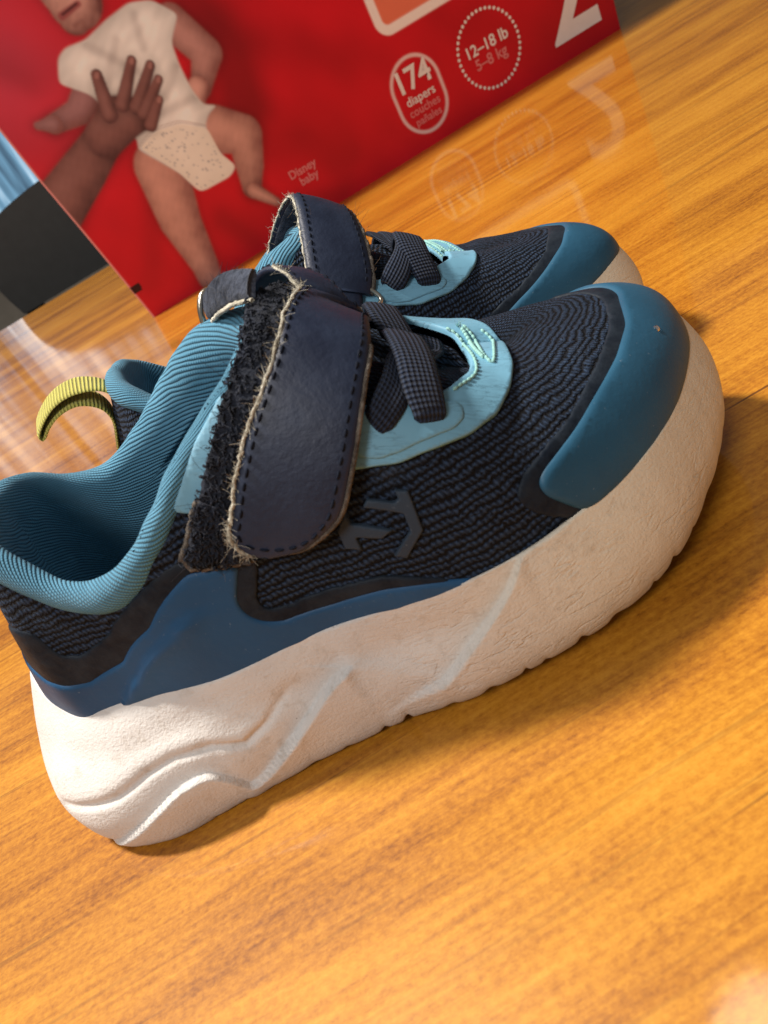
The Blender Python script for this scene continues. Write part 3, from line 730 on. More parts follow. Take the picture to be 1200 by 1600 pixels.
NM = 1300
def midsole_grid():
    rows = []
    TL, BL, ML = [spline(c_, NM, True, by_len=False) for c_ in (T_C, B_C, M_C)]
    E_ = np.stack([np.interp(np.linspace(0, NT, NM, endpoint=False), np.arange(NT + 1), np.r_[UP[:, 0, k], UP[:1, 0, k]]) for k in range(3)], -1)
    n1, n2 = 26, 52
    for w in np.linspace(0, 1, n1):
        rows.append(np.c_[BL[:, :2] + (ML - BL)[:, :2] * np.sin(w * math.pi / 2) ** .8, BL[:, 2] + (ML - BL)[:, 2] * (1 - np.cos(w * math.pi / 2))])
    for w in np.linspace(0, 1, n2)[1:]:
        rows.append(np.c_[ML[:, :2] + (TL - ML)[:, :2] * w ** 1.7, ML[:, 2] + (TL - ML)[:, 2] * w])
    W = np.stack(rows, 1); N = grid_normals(np.concatenate([W[-1:], W, W[:1]], 0))[1:-1]
    c = np.array([80, -3, 12.0])
    if (N * (W - c)).sum() < 0: N = -N
    X, Z, Y = W[:, :, 0], W[:, :, 2], W[:, :, 1]
    XZ = np.stack([X.ravel(), Z.ravel()], -1)
    side = sstep(-4, -14, Y).ravel()
    side_m = sstep(4, 14, Y).ravel()
    sd = side + side_m
    z1 = [(9, 1.0), (14, 3.6), (20, 6.6), (27, 9.6), (33, 11.4), (38.5, 11.2), (41, 8.0), (43.3, 3.6), (45, 3.9), (48.5, 5.4), (54, 8.7), (59.4, 12.0), (64, 15), (68, 17.3), (71.4, 18.6)]
    z2 = [(71, 4.8), (79.4, 8.2), (86.1, 10.4), (92, 14.6), (98.6, 19.1), (103, 22.6), (105.8, 25.6)]
    z3 = [(71.4, 18.6), (76.7, 15.9), (80.9, 12.4), (85, 9.8)]
    g1 = [(6, 12.6), (13, 13.4), (20.3, 14.4), (28.4, 16.4), (34.3, 17.0), (41.9, 16), (47.6, 13.4), (53, 15.2), (60, 19.5)]
    g2 = [(2, 19.5), (8, 21), (13.3, 21.3), (22.8, 20.9), (32.6, 20.9), (41.5, 21.8), (51.7, 23.0), (61.5, 24.6)]
    h = ridge_fun(XZ, z1, [.2, .7, 1.0, 1.1, 1.2, 1.2, .8, .9, 1.3, 1.6, 1.7, 1.7, 1.4], .42, 4.5, .6, 4.5)
    h += ridge_fun(XZ, z2, [0, .3, .9, 1.3, 1.3, 1.0, .6], .5, 7.0, .6, 5.0)
    h += ridge_relief(XZ, z3, [.8, .35, .3, .6], 3.0, 4.0)
    # recessed panel above the zigzag
    d, arc, sg = seg_dist(XZ, g1); A = np.interp(arc, [0, .15, .5, .8, 1], [.4, .8, .7, .9, .2])
    h -= A * np.exp(-(d / .75) ** 2); h += .30 * A * np.exp(-((d - 2.0) / 1.4) ** 2) * (sg > 0)
    d, arc, sg = seg_dist(XZ, g2); h -= .5 * np.exp(-(d / 2.4) ** 2) * np.interp(arc, [0, .2, .8, 1], [.5, 1, .8, 0])
    # dished waist between heel and ball
    h -= 1.3 * np.exp(-(((X.ravel() - 84) / 13) ** 2 + ((Z.ravel() - 19.5) / 4.5) ** 2)) + .9 * np.exp(-(((X.ravel() - 58) / 9) ** 2 + ((Z.ravel() - 18.5) / 3.0) ** 2))
    h = h * sd
    # rolled lip under the upper
    V3 = W.reshape(-1, 3)
    h += vnoise(V3, .16, 11) * .22 + vnoise(V3, .5, 12) * .07
    # tread notches along the bottom edge
    s = np.concatenate([[0], np.cumsum(np.linalg.norm(np.diff(BL[:, :2], axis=0), axis=1))])
    s = s + 1.2 * np.sin(s * .21) + .8 * np.sin(s * .47 + 1); fr = (s / 7.0) % 1.0; cut = np.exp(-((fr - .5) / .13) ** 2) * np.interp(BL[:, 0], [60, 75, 150], [.12, 1, 1]) * (.75 + .35 * np.sin(s * .33 + 2))
    bulge = (np.abs(np.sin(math.pi * (s / 7.0 - .5))) ** .6 - .6) * np.interp(BL[:, 0], [60, 80, 150], [0, 1, 1])
    row_w = np.exp(-(np.arange(W.shape[1]) / 10.0) ** 2)
    hh = h.reshape(W.shape[:2]) - (1.2 * cut[:, None] - .3 * bulge[:, None]) * row_w[None]
    P = W + N * hh[:, :, None]
    P[:, :, 2] += (1.4 * cut)[:, None] * np.exp(-(np.arange(W.shape[1]) / 9.0) ** 2)[None]
    P[:, 0, 2] = np.maximum(P[:, 0, 2], 0.0); P[:, :, 2] = np.maximum(P[:, :, 2], 0.0)
    # lip: roll inwards under the upper, and the underside
    nrm = (TL[:, :2] - np.array([80, -3])); E = E_
    lip = [np.c_[TL[:, :2] + (E[:, :2] - TL[:, :2]) * .35, TL[:, 2] + .35], np.c_[E[:, :2], TL[:, 2] + .1], np.c_[E[:, :2] + (np.array([80, -3]) - E[:, :2]) * .05, TL[:, 2] - 3]]
    und = [np.c_[BL[:, :2] + (np.array([80, -3]) - BL[:, :2]) * k, BL[:, 2] * (1 - k * .5) + .25] for k in (.5, .12, .03)]
    return np.concatenate([np.stack(und, 1), P, np.stack(lip, 1)], 1)
MG = midsole_grid()

def upper_faces(THROAT):
    fq = UP2_flat[UF].mean(1)
    kill = inside(fq, RIM2) | inside(fq, smooth_poly(resample(THROAT, 1.0), 2))
    ext = (UV_flat[UF].mean(1)[:, 0] < 88) & (np.abs(fq[:, 1] + 3) < 14) & (UV_flat[UF].mean(1)[:, 2] > 62)
    return UF[~(kill | ext)]
UFKS = {f: upper_faces(THROATS[f]) for f in (False, True)}
_sE = np.concatenate([[0], np.cumsum(np.linalg.norm(np.diff(UP[:, 0], axis=0), axis=1))])
UUV = np.stack([np.repeat(_sE[:, None], NP_, 1), UARC], -1).reshape(-1, 2)

def build_shoe(root, m, far):
    THROAT = THROATS[far]; UFK = UFKS[far]
    o = loc_mesh('midsole', MG.reshape(-1, 3), grid_faces(*MG.shape[:2], closed_u=True)[:, ::-1], M['sole'], root, m)
    # knit upper with a little real relief
    V = UV_flat + UN * (vnoise(UV_flat, .35, 2) * .22)[:, None]
    loc_mesh('knit_upper', V, UFK[:, ::-1] if (np.cross(UV_flat[UFK[9000][1]] - UV_flat[UFK[9000][0]], UV_flat[UFK[9000][2]] - UV_flat[UFK[9000][0]]) @ UN[UFK[9000][0]]) < 0 else UFK, M['knit'], root, m, uv=UUV)
    # insole
    ins = UP[:, 0][::8].copy(); ins[:, :2] = ins[:, :2] + (np.array([80, -3]) - ins[:, :2]) * .06; ins[:, 2] = 29.3
    loc_mesh('insole', np.vstack([ins, [[80, -3, 29.3]]]), [(i, (i + 1) % len(ins), len(ins)) for i in range(len(ins))], M['insole'], root, m)
    # collar
    g = grid_faces(NR, 40, closed_u=True)
    uvl = LUV.copy()
    o = loc_mesh('collar_lining', np.concatenate([LG, LG[:1]], 0).reshape(-1, 3), grid_faces(NR + 1, 40), M['lining'], root, m, uv=np.concatenate([uvl, uvl[:1] + (uvl[-1:] - uvl[-2:-1]) + (uvl[-1:] - uvl[:1])], 0).reshape(-1, 2))
    # tongue
    V, F, Q = overlay(np.vstack([smooth_poly(resample(THROAT, 2.0), 1)]) * 1.0 + np.sign(smooth_poly(resample(THROAT, 2.0), 1) - THROAT.mean(0)) * 1.2, .01, 1.0, 1.4, base=-2.2,
                      lift=lambda q: -.9 * sstep(111, 115, q[:, 0]) + 1.4 * np.exp(-((q[:, 0] - 108) / 5) ** 2 - ((q[:, 1] + 16) / 8) ** 2))
    loc_mesh('tongue', V, F, M['knit'], root, m, uv=np.stack([Q[:, 0], Q[:, 1] + 100], -1))
    # toe cap with its clear welded border
    lat, med = TR['cap'], np.array([(146.9, 10), (145.8, 14.2), (141.2, 21), (135, 26), (127, 31.8), (121.8, 37.3), (120.6, 39.3), (122, 41.3)])
    i0, i1 = i_at(119.5), i_at(117.5, False)
    ol = np.vstack([med[::-1], [(146.8, 7)], lat, edge_run(i0 + 2, i1 - 2, .3)])
    dent = lambda q: -.25 * np.exp(-((q[:, 0] - 136) / 9) ** 2 - ((q[:, 1] + 27) / 9) ** 2)
    V, F, Q = overlay(ol, 1.15, 1.1, 1.1, relief=dent); o = loc_mesh('toe_cap', V, F, M['rubber'], root, m)
    if not far:
        p, n = lookup(TR['drop'][0]); c = p + n * 1.2; a = np.cross(n, [0, 0, 1.0]); a /= np.linalg.norm(a); b = np.cross(n, a)
        VV = [c + n * .30 * math.cos(f) + (a * math.cos(t) + b * math.sin(t)) * .7 * math.sin(f) * (1 + .12 * math.cos(2 * t)) for f in np.linspace(.01, 1.5, 7) for t in np.linspace(0, 6.283, 16, endpoint=False)]
        loc_mesh('water_drop', VV, grid_faces(7, 16, closed_v=True)[:, ::-1], M['drop'], o, m)
    bl = TR['cap_border']; bm = np.array([(143.0, 9.5), (140.5, 15), (136.5, 21.5), (131.2, 25.9), (123.7, 31.7), (117.6, 38.3), (116.5, 40.5), (118.3, 43)])
    i0, i1 = i_at(117.0), i_at(114.5, False)
    ol = np.vstack([bm[::-1], [(143.4, 6.5)], bl, edge_run(i0 + 2, i1 - 2, .2)])
    V, F, Q = overlay(ol, .45, .5, 1.2, jag=.10, edge_step=.7); loc_mesh('toe_cap_border', V, F, M['film'], root, m, uv=Q)
    # light blue eyestay round the throat
    eo = np.vstack([[(82, -36.5), (88, -39.6)], TR['eye_out'], EYE_M[far]])
    gr = smooth_poly(resample(TR['groove'], .8, False), 2, False); grm = smooth_poly(resample(np.array([(92.4, 29.0), (94.5, 31.1), (97.6, 32.3), (100.6, 32.3), (105.5, 30.4), (109.3, 28.9), (110.6, 27.0), (110.4, 25.4)]), .8, False), 2, False)
    def eye_relief(q):
        d1 = seg_dist(q, gr)[0]; d2 = seg_dist(q, grm)[0]; d = np.minimum(d1, d2)
        return 0 * d
    V, F, Q = overlay(np.vstack([eo, THROAT[-1:] + [(-1, 0)], THROAT[::-1][1:], [(81, -25)]]), .9, .3, .62, relief=eye_relief, smooth=7)
    eye = loc_mesh('eyestay', V, F, M['sky'], root, m, uv=Q)
    tabs = [np.vstack([TR['groove'], [(104, -28.5), (98, -30.5), (92, -32)]])] + ([np.vstack([[(92.4, 29.0), (94.5, 31.1), (97.6, 32.3), (100.6, 32.3), (105.5, 30.4), (109.3, 28.9), (110.6, 27.0), (110.4, 25.4)], [(105, 25.5), (98, 27), (92.4, 27)]])] if far else [])
    for tb_ in tabs:
        V, F, Q = overlay(tb_, .42, .22, .7, base=.88, sink=.15, edge_step=.4); loc_mesh('lace_tab', V, F, M['sky'], eye, m, uv=Q)
    rl = TR['rear']; V, F, Q = overlay(np.vstack([rl[:5], rl[5:]]), .7, .4, .9); loc_mesh('quarter_panel', V, F, M['sky'], root, m, uv=Q)
    # stitching at the throat
    J = Join(); jj = []
    for key, L_, g_, r_ in (('stitchA', 1.15, .25, .30), ('stitchB', 1.0, .15, .33)):
        c = spline(TR[key], 70); P, N = lookups(c); jj.append(stitches(P + N * 1.0, N, L_, g_, r_, .18))
    c = spline(np.array([(116.2, 7), (116.2, 2), (115.6, -8), (115.9, -13)]), 40); P, N = lookups(c); jj.append(stitches(P + N * 1.0, N, .8, .05, .42, .3))
    for j in jj:
        for v in j.V: J.V.append(v)
        J.F += [tuple(i + J.o for i in f) for f in j.F]; J.o += j.o
    s_ = J.build('throat_stitching', M['teal'], eye, m); s_['kind'] = 'stuff'
    p, n = lookup((116.0, 8.5)); hj = hairs(np.array([p + n] * 3), np.array([n]), 16, .8, 2.6, .06, .5, 1.3, 5); h_ = hj.build('loose_thread_ends', M['teal'], eye, m); h_['kind'] = 'stuff'
    # welded side panel round the heel
    b = TR['blue']; up_l = np.vstack([[(-24, 3.2), (-22.5, -7), (-19.5, -17)], b])
    up_m = mirror(np.vstack([[(-22.5, -7), (-19.5, -17)], b]), 0, .82)
    i0, i1 = i_at(99), i_at(99, False)
    ol = np.vstack([up_m[::-1], up_l, edge_run(i0, -(NT - i1), .3)])
    cr = smooth_poly(resample(TR['crease'], .8, False), 2, False); crm = mirror(cr, 0, .82)
    def side_relief(q):
        out = 0
        for c_ in (cr, crm):
            d, arc, sg = seg_dist(q, c_); out = out + 1.0 * np.interp(arc, [0, .1, .9, 1], [.8, 1, 1, .4]) * np.where(sg > 0, np.exp(-(d / .5) ** 2), np.exp(-(d / 3.2)))
        return out
    V, F, Q = overlay(ol, .75, .9, 1.0, relief=side_relief); loc_mesh('side_panel', V, F, M['side'], root, m)
    f_ = TR['bluefilm']; fl = np.vstack([[(-17, 2.8), (-15, -8), (-8, -21), (0, -31)], f_]); fm = mirror(np.vstack([[(-15, -8), (-8, -21), (0, -31)], f_]), 0, .82)
    i0, i1 = i_at(96), i_at(96, False)
    V, F, Q = overlay(np.vstack([fm[::-1], fl, edge_run(i0, -(NT - i1), .2)]), .38, .5, 1.3, jag=.08); loc_mesh('side_panel_border', V, F, M['film'], root, m, uv=Q)
    # emblem on the outer side
    if not far:
        for k in ('logoA', 'logoB'):
            V, F, Q = overlay(TR[k], .75, .28, .45, smooth=1, edge_step=.22); e_ = loc_mesh('emblem', V, F, M['logo'], root, m)
            e_['label'] = 'raised dark rubber emblem bar on the knit'
    # laces
    def lace(L, R, lifts, nw=9):
        G, N = band(L, R, lifts, 1.3, 70, nw, .35, 2); V, F, U = solid(G, 1.35); return loc_mesh('lace', V, F, M['lace'], root, m, uv=U)
    sh = lambda P, dy: np.array(P) + np.array([0, dy])
    if not far:
        lace(np.array([(102.5, 22), (101, 12), (100.5, 2), (101, -9), (101.8, -20), (102.0, -27.5), (102.8, -31.8), (103.2, -33.6)]), np.array([(107.5, 21), (106.5, 12), (106.2, 2), (106.7, -8.5), (107.2, -19.2), (107.2, -26.3), (107.2, -30.4), (107.2, -32.0)]), [.3, 2, 2.8, 3.0, 2.8, 2.4, 1.7, -1.2])
        lace(np.vstack([[(106.5, 6), (104.5, -5)], TR['lace2L']]), np.vstack([[(112, 4), (108, -15)], TR['lace2R']]), [.2, .5, .9, 1.4, 1.5, -.8])
        lace(np.array([(91.5, -4), (92.5, -14), (92, -24), (90.5, -34)]), np.array([(97.0, -5), (98.2, -14), (97.5, -24), (95.5, -34)]), [2.2, 2.2, 2.0, .3])
    else:
        lace(np.array([(105, -30), (104, -12), (102.5, 4), (101.5, 14), (102, 20.9), (103.7, 27), (104.5, 28.8)]), np.array([(110, -29), (109.5, -12), (108.5, 4), (108, 14), (108.1, 18.8), (109.2, 26), (108.8, 28.5)]), [.3, 2, 3, 3.4, 3, 1.8, -1.0])
        lace(np.array([(101, -14), (102.5, 2), (101.2, 17), (97.5, 23), (94.1, 27.5)]), np.array([(106, -12), (108, 4), (103.6, 23.1), (101.1, 27.9), (96.9, 31)]), [1, 2.2, 2.6, 2.1, -1.0])
    # hook strip and strap
    if not far: near_strap(root, m)
    else: far_strap(root, m)
    # pull tab at the heel
    path = spline(np.array([(21, 60.5), (18.4, 64.6), (13.2, 67.4), (7.2, 67.6), (1.6, 65.4), (-1.8, 62.6), (-1.4, 61.6), (1.6, 63.4), (6.4, 65.0), (11.6, 64.6), (15.6, 61.2), (16.4, 57), (13.6, 50.5), (10.2, 44), (6.8, 36.8)]), 90)
    if not far: path = path[:68]
    npt = len(path); w = np.linspace(-4.4, 4.4, 9)
    G = np.empty((npt, 9, 3)); G[:, :, 0] = path[:, :1]; G[:, :, 2] = path[:, 1:] - .26 * w[None] * np.interp(np.arange(npt), [0, 12, 62, 76], [.1, 1, 1, .0])[:, None]; G[:, :, 1] = w[None] + .4
    V, F, U = solid(G, 1.0); loc_mesh('pull_tab', V, F, M['tab'], root, m, uv=U[:, ::-1])

def near_strap(root, m):
    # hook strip sewn to the outer quarter
    v = TR['velc']; ol = np.vstack([[(87, 2)], v, [(80, -46), (90, -32), (93, -18), (93, -4), (91, 4)]])
    V, F, Q = overlay(ol, 1.7, .8, .9, jag=.12, lift=lambda q: 2.6 * sstep(-22, -4, q[:, 1]))
    st = loc_mesh('hook_strip', V, F, M['pile'], root, m)
    J = Join(); cnt = 0
    polyi = resample(ol, 1.0)
    while cnt < 1500:
        q = np.array([random.uniform(53, 93), random.uniform(-51, 3)])
        if not inside(q[None], polyi)[0]: continue
        p, n = lookup(q); lf = 1.55 + 2.6 * float(sstep(-22, -4, q[1])); c = p + n * lf
        a = np.cross(n, rng.normal(size=3)); a /= np.linalg.norm(a); R_ = random.uniform(.3, .62); t = np.linspace(0, math.pi, 6)[:, None]
        J.add(tube(c + a * R_ * np.cos(t) + n * R_ * .95 * np.sin(t) + rng.normal(size=(6, 3)) * .05, random.uniform(.11, .19), 4)); cnt += 1
    pl = J.build('hook_pile', M['pile'], st, m); pl['kind'] = 'stuff'
    el, en = lookups(resample(np.vstack([v[5:]]), .5, False)); tb = tube(el + en * .9 + rng.normal(size=el.shape) * .12, .55, 7)
    loc_mesh('strip_edge', tb[0], tb[1], M['rawdark'], st, m)
    el, en = lookups(resample(v, .4, False)); hj = hairs(el + en * 1.2, en, 130, .8, 4.5, .045, .5, 1.3, 9); hh = hj.build('loose_fibres', M['fibre'], st, m); hh['kind'] = 'stuff'
    # strap
    L = np.vstack([TR['strapL'], [(90.2, -6), (88.6, 1.5), (85.6, 8), (81.5, 13.5)]])
    R = np.vstack([TR['strapR'], [(97.6, -4.5), (94.4, 2.5), (91, 8.5), (88, 14)]])
    lifts = [3.0, 3.1, 3.2, 3.2, 3.2, 3.2, 3.3, 3.6, 4.2, 5.0, 6.0, 6.6, 6.0, 4.2]
    G, N = band(L, R, lifts, 1.8, 120, 21, .15, 3)
    V, F, U = solid(G, 1.35); s = loc_mesh('strap', V, F, M['strap'], root, m, uv=U)
    Nn = grid_normals(G)
    if (Nn * N).sum() < 0: Nn = -Nn
    edge = np.vstack([G[4:104, 0]]); en = Nn[4:104, 0]
    e = tube(edge + en * .35 + rng.normal(size=edge.shape) * .10, .22 + .12 * rng.random(len(edge)), 8); loc_mesh('strap_edge', e[0], e[1], M['cream'], s, m)
    hj = hairs(edge + en * .5, en, 700, .4, 1.6, .05, .6, 1.3, 3); h_ = hj.build('frayed_edge', M['cream'], s, m); h_['kind'] = 'stuff'
    e2 = np.vstack([G[0:30, 20]]); t2 = tube(np.vstack([G[0, ::2], G[0:70, 20]]) + .0, .42, 6); loc_mesh('strap_edge', t2[0], t2[1], M['rawdark'], s, m)
    # seam just inside the outline
    run = np.vstack([G[112:14:-1, 2], G[10, 4:17:2], G[14:112, 18]]); rn = np.vstack([Nn[112:14:-1, 2], Nn[10, 4:17:2], Nn[14:112, 18]])
    run = smooth_poly(run, 3, False)
    J = stitches(run + rn * .66, rn, 1.45, .75, .24, .16); st_ = J.build('strap_stitching', M['thread'], s, m); st_['kind'] = 'stuff'
    hj = hairs(np.vstack([G[60:118, 0], G[118, :]]), Nn[60:118, 0], 26, 1.2, 5.0, .032, .7, 1.4, 17); h_ = hj.build('loose_fibres', M['fibre'], s, m); h_['kind'] = 'stuff'
    # return of the strap: fuzzy side, running back to the ring
    A = G[104, [0, 7, 14, 20]]
    ringc = np.array([77.0, 14.0, 73.5])
    rows = []
    for t in np.linspace(0, 1, 30):
        top = np.array([89.5 - 13 * t, -4 + 17.5 * t, 78.2 - 3.0 * t ** 2 + 1.4 * math.sin(math.pi * t)]); bot = np.array([87.0 - 10.5 * t, -9 + 17 * t, 75.4 - 3.2 * t ** 2])
        ww = np.linspace(0, 1, 9)[:, None]; rows.append(top * (1 - ww) + bot * ww + np.array([0, 0, 1.0]) * .6 * np.sin(math.pi * ww))
    G2 = np.array(rows); V, F, U = solid(G2, 1.6); lo = loc_mesh('strap_loop', V, F, M['under'], root, m, uv=U)
    hj = hairs(G2[::2].reshape(-1, 3), np.array([[0, -.3, .9]]), 110, .6, 2.8, .035, .6, 1.3, 23); h_ = hj.build('loose_fibres', M['fibre'], lo, m); h_['kind'] = 'stuff'
    e = tube(G2[:, 8] + rng.normal(size=(30, 3)) * .08, .45, 7); loc_mesh('strap_edge', e[0], e[1], M['cream'], lo, m)
    # ring on the inner side
    th = np.linspace(0, 2 * math.pi, 40, endpoint=False)
    pts = np.stack([76.6 + 2.2 * np.cos(th) + .9 * np.sin(th), 12.0 + 1.5 * np.cos(th), 72.0 + 4.6 * np.sin(th)], -1)
    r = tube(pts, .62, 8, True); loc_mesh('strap_ring', r[0], r[1], M['metal'], root, m)

def far_strap(root, m):
    # lower tab that holds the ring on the inner side
    L = np.array([(75.5, 44), (76, 37), (76.4, 30), (76.8, 23.5)]); R = np.array([(85, 44), (86.5, 38), (88.5, 33), (90, 28.5)])
    G, N = band(L, R, [.8, 1.4, 1.8, 2.0], 1.6, 40, 13, .4, 1); V, F, U = solid(G, 1.6); loc_mesh('ring_tab', V, F, M['strap'], root, m, uv=U)
    # strap thrown loosely over the instep
    l3 = spline(FAR_L, 80); r3 = spline(FAR_R, 80); w = np.linspace(0, 1, 17)
    G = l3[:, None] * (1 - w)[None, :, None] + r3[:, None] * w[None, :, None]
    Nn = grid_normals(G)
    if Nn[30, 8, 2] < 0: Nn = -Nn
    G = G + Nn * (.7 * (1 - (2 * w - 1) ** 2))[None, :, None]
    V, F, U = solid(G, 1.7); s = loc_mesh('strap', V, F, M['strap'], root, m, uv=U)
    G2 = G - Nn * 1.15; V, F, U = solid(G2[4:78, 1:-1], .8); u_ = loc_mesh('strap_lining', V, F, M['under'], s, m, uv=U)
    e = tube(G[:, 0] + rng.normal(size=(80, 3)) * .10 - Nn[:, 0] * .1, .24 + .12 * rng.random(80), 8); loc_mesh('strap_edge', e[0], e[1], M['cream'], s, m)
    hj = hairs(G[:, 0], Nn[:, 0], 450, .4, 1.6, .05, .5, 1.2, 31); h_ = hj.build('frayed_edge', M['cream'], s, m); h_['kind'] = 'stuff'
    J = stitches(smooth_poly(G[3:77, 2], 1, False) + Nn[3:77, 2] * .85, Nn[3:77, 2], 1.4, .75, .24, .16); st_ = J.build('strap_stitching', M['thread'], s, m); st_['kind'] = 'stuff'
    J = stitches(smooth_poly(G[3:77, 14], 1, False) + Nn[3:77, 14] * .85, Nn[3:77, 14], 1.4, .75, .24, .16); st_ = J.build('strap_stitching', M['thread'], s, m); st_['kind'] = 'stuff'
    e = tube(G[:46, 16] + rng.normal(size=(46, 3)) * .12, .5 + .2 * rng.random(46), 7); loc_mesh('strap_edge', e[0], e[1], M['rawdark'], s, m)
    hj = hairs(np.vstack([G[:40, 16], G2[10:60:3, 3]]), np.array([[.6, 0, .5]]), 90, .8, 4.0, .045, .7, 1.3, 37); h_ = hj.build('loose_fibres', M['brownfibre'], s, m); h_['kind'] = 'stuff'
    th = np.linspace(0, 2 * math.pi, 40, endpoint=False); c = FAR_RING
    pts = c + np.outer(np.cos(th), np.array([6.4, .6, -4.6])) + np.outer(np.sin(th), np.array([1.4, -1.4, 2.2]))
    r = tube(pts, .6, 8, True); loc_mesh('strap_ring', r[0], r[1], M['metal'], root, m)

# strap of the farther shoe in its own coordinates (before mirroring): from the ring on the inner side over the top
FAR_L = np.array([(78.0, 21.8, 62.0), (79.1, 19.5, 65.6), (82.5, 13.0, 72.0), (85.7, 5.5, 77.8), (86.4, -1.0, 79.8), (83.5, -8.0, 77.5), (77.8, -14.0, 71.7), (72.2, -19.0, 63.8)], float)
FAR_R = np.array([(89.9, 22.6, 53.5), (92.7, 20.6, 56.7), (95.9, 14.5, 62.9), (97.7, 6.0, 67.8), (98.0, -1.0, 69.2), (95.6, -8.0, 67.5), (91.2, -15.0, 61.8), (86.9, -21.0, 54.7)], float)
FAR_RING = np.array([85.0, 22.8, 56.2])
k_ = NT_('water'); M['drop'] = k_.P(Base_Color=(.9, .95, 1), Roughness=.03, Transmission_Weight=1.0, IOR=1.33)
M['rawdark'] = mat_fuzzy('raw_edge_dark', (.03, .025, .022), (.22, .19, .16), 700)
M['brownfibre'] = mat_plain('brown_fibre', (.16, .10, .06), .8, spec=.2)

YAW = math.radians(-7.57)
near = empty('child_sneaker', (-0.08577, 0.14193, 0), YAW)
tag(near, 'navy knit child sneaker nearer the camera with raised emblem and strap fastened down', 'sneaker', 'pair of child sneakers')
build_shoe(near, 1, False)
DX, DY, DR = 0.0155, 0.0555, math.radians(8.3)
far_ = empty('child_sneaker', (near.location.x + DX * math.cos(YAW) - DY * math.sin(YAW), near.location.y + DX * math.sin(YAW) + DY * math.cos(YAW), 0), YAW + DR)
tag(far_, 'navy knit child sneaker behind the other, yellow heel tab and looped strap showing', 'sneaker', 'pair of child sneakers')
far_.scale = (.965, .965, .965)
build_shoe(far_, -1, True)
# ------------------------------------------------------------------ diaper carton (front face coordinates in mm: s along the foot, z up)
BOX_O = np.array([-0.08016, 0.64043, 0.0]); BOX_A = math.radians(4.675)
box = empty('diaper_box', tuple(BOX_O), BOX_A)
tag(box, 'large red diaper carton printed with a baby, standing behind the sneakers', 'box')
BW, BH, BD = 473.0, 300.0, 210.0
left_s = lambda z: -np.interp(z, [0, 44, 86, 124, 161, 300], [0, 4, 8, 12, 14.5, 24])
right_s = lambda z: BW + 3 * np.sin(np.pi * np.clip(z / BH, 0, 1))
def capsule(P, a, b, ra, rb):
    a, b = np.array(a, float), np.array(b, float); d = b - a; t = np.clip(((P - a) @ d) / max(d @ d, 1e-9), 0, 1)
    return np.hypot(*(P - a - t[:, None] * d).T) - (ra + (rb - ra) * t)
def chain(P, pts, rs):
    return np.min([capsule(P, pts[i], pts[i + 1], rs[i], rs[i + 1]) for i in range(len(pts) - 1)], 0)
def polyd(P, poly):
    q = smooth_poly(resample(poly, 2.0), 3); d = seg_dist(P, q, True)[0]; return np.where(inside(P, q), -d, d)
def lin(r, g, b):
    f = lambda c: (c / 255 / 12.92) if c <= 10 else ((c / 255 + .055) / 1.055) ** 2.4
    return np.array([f(r), f(g), f(b)])
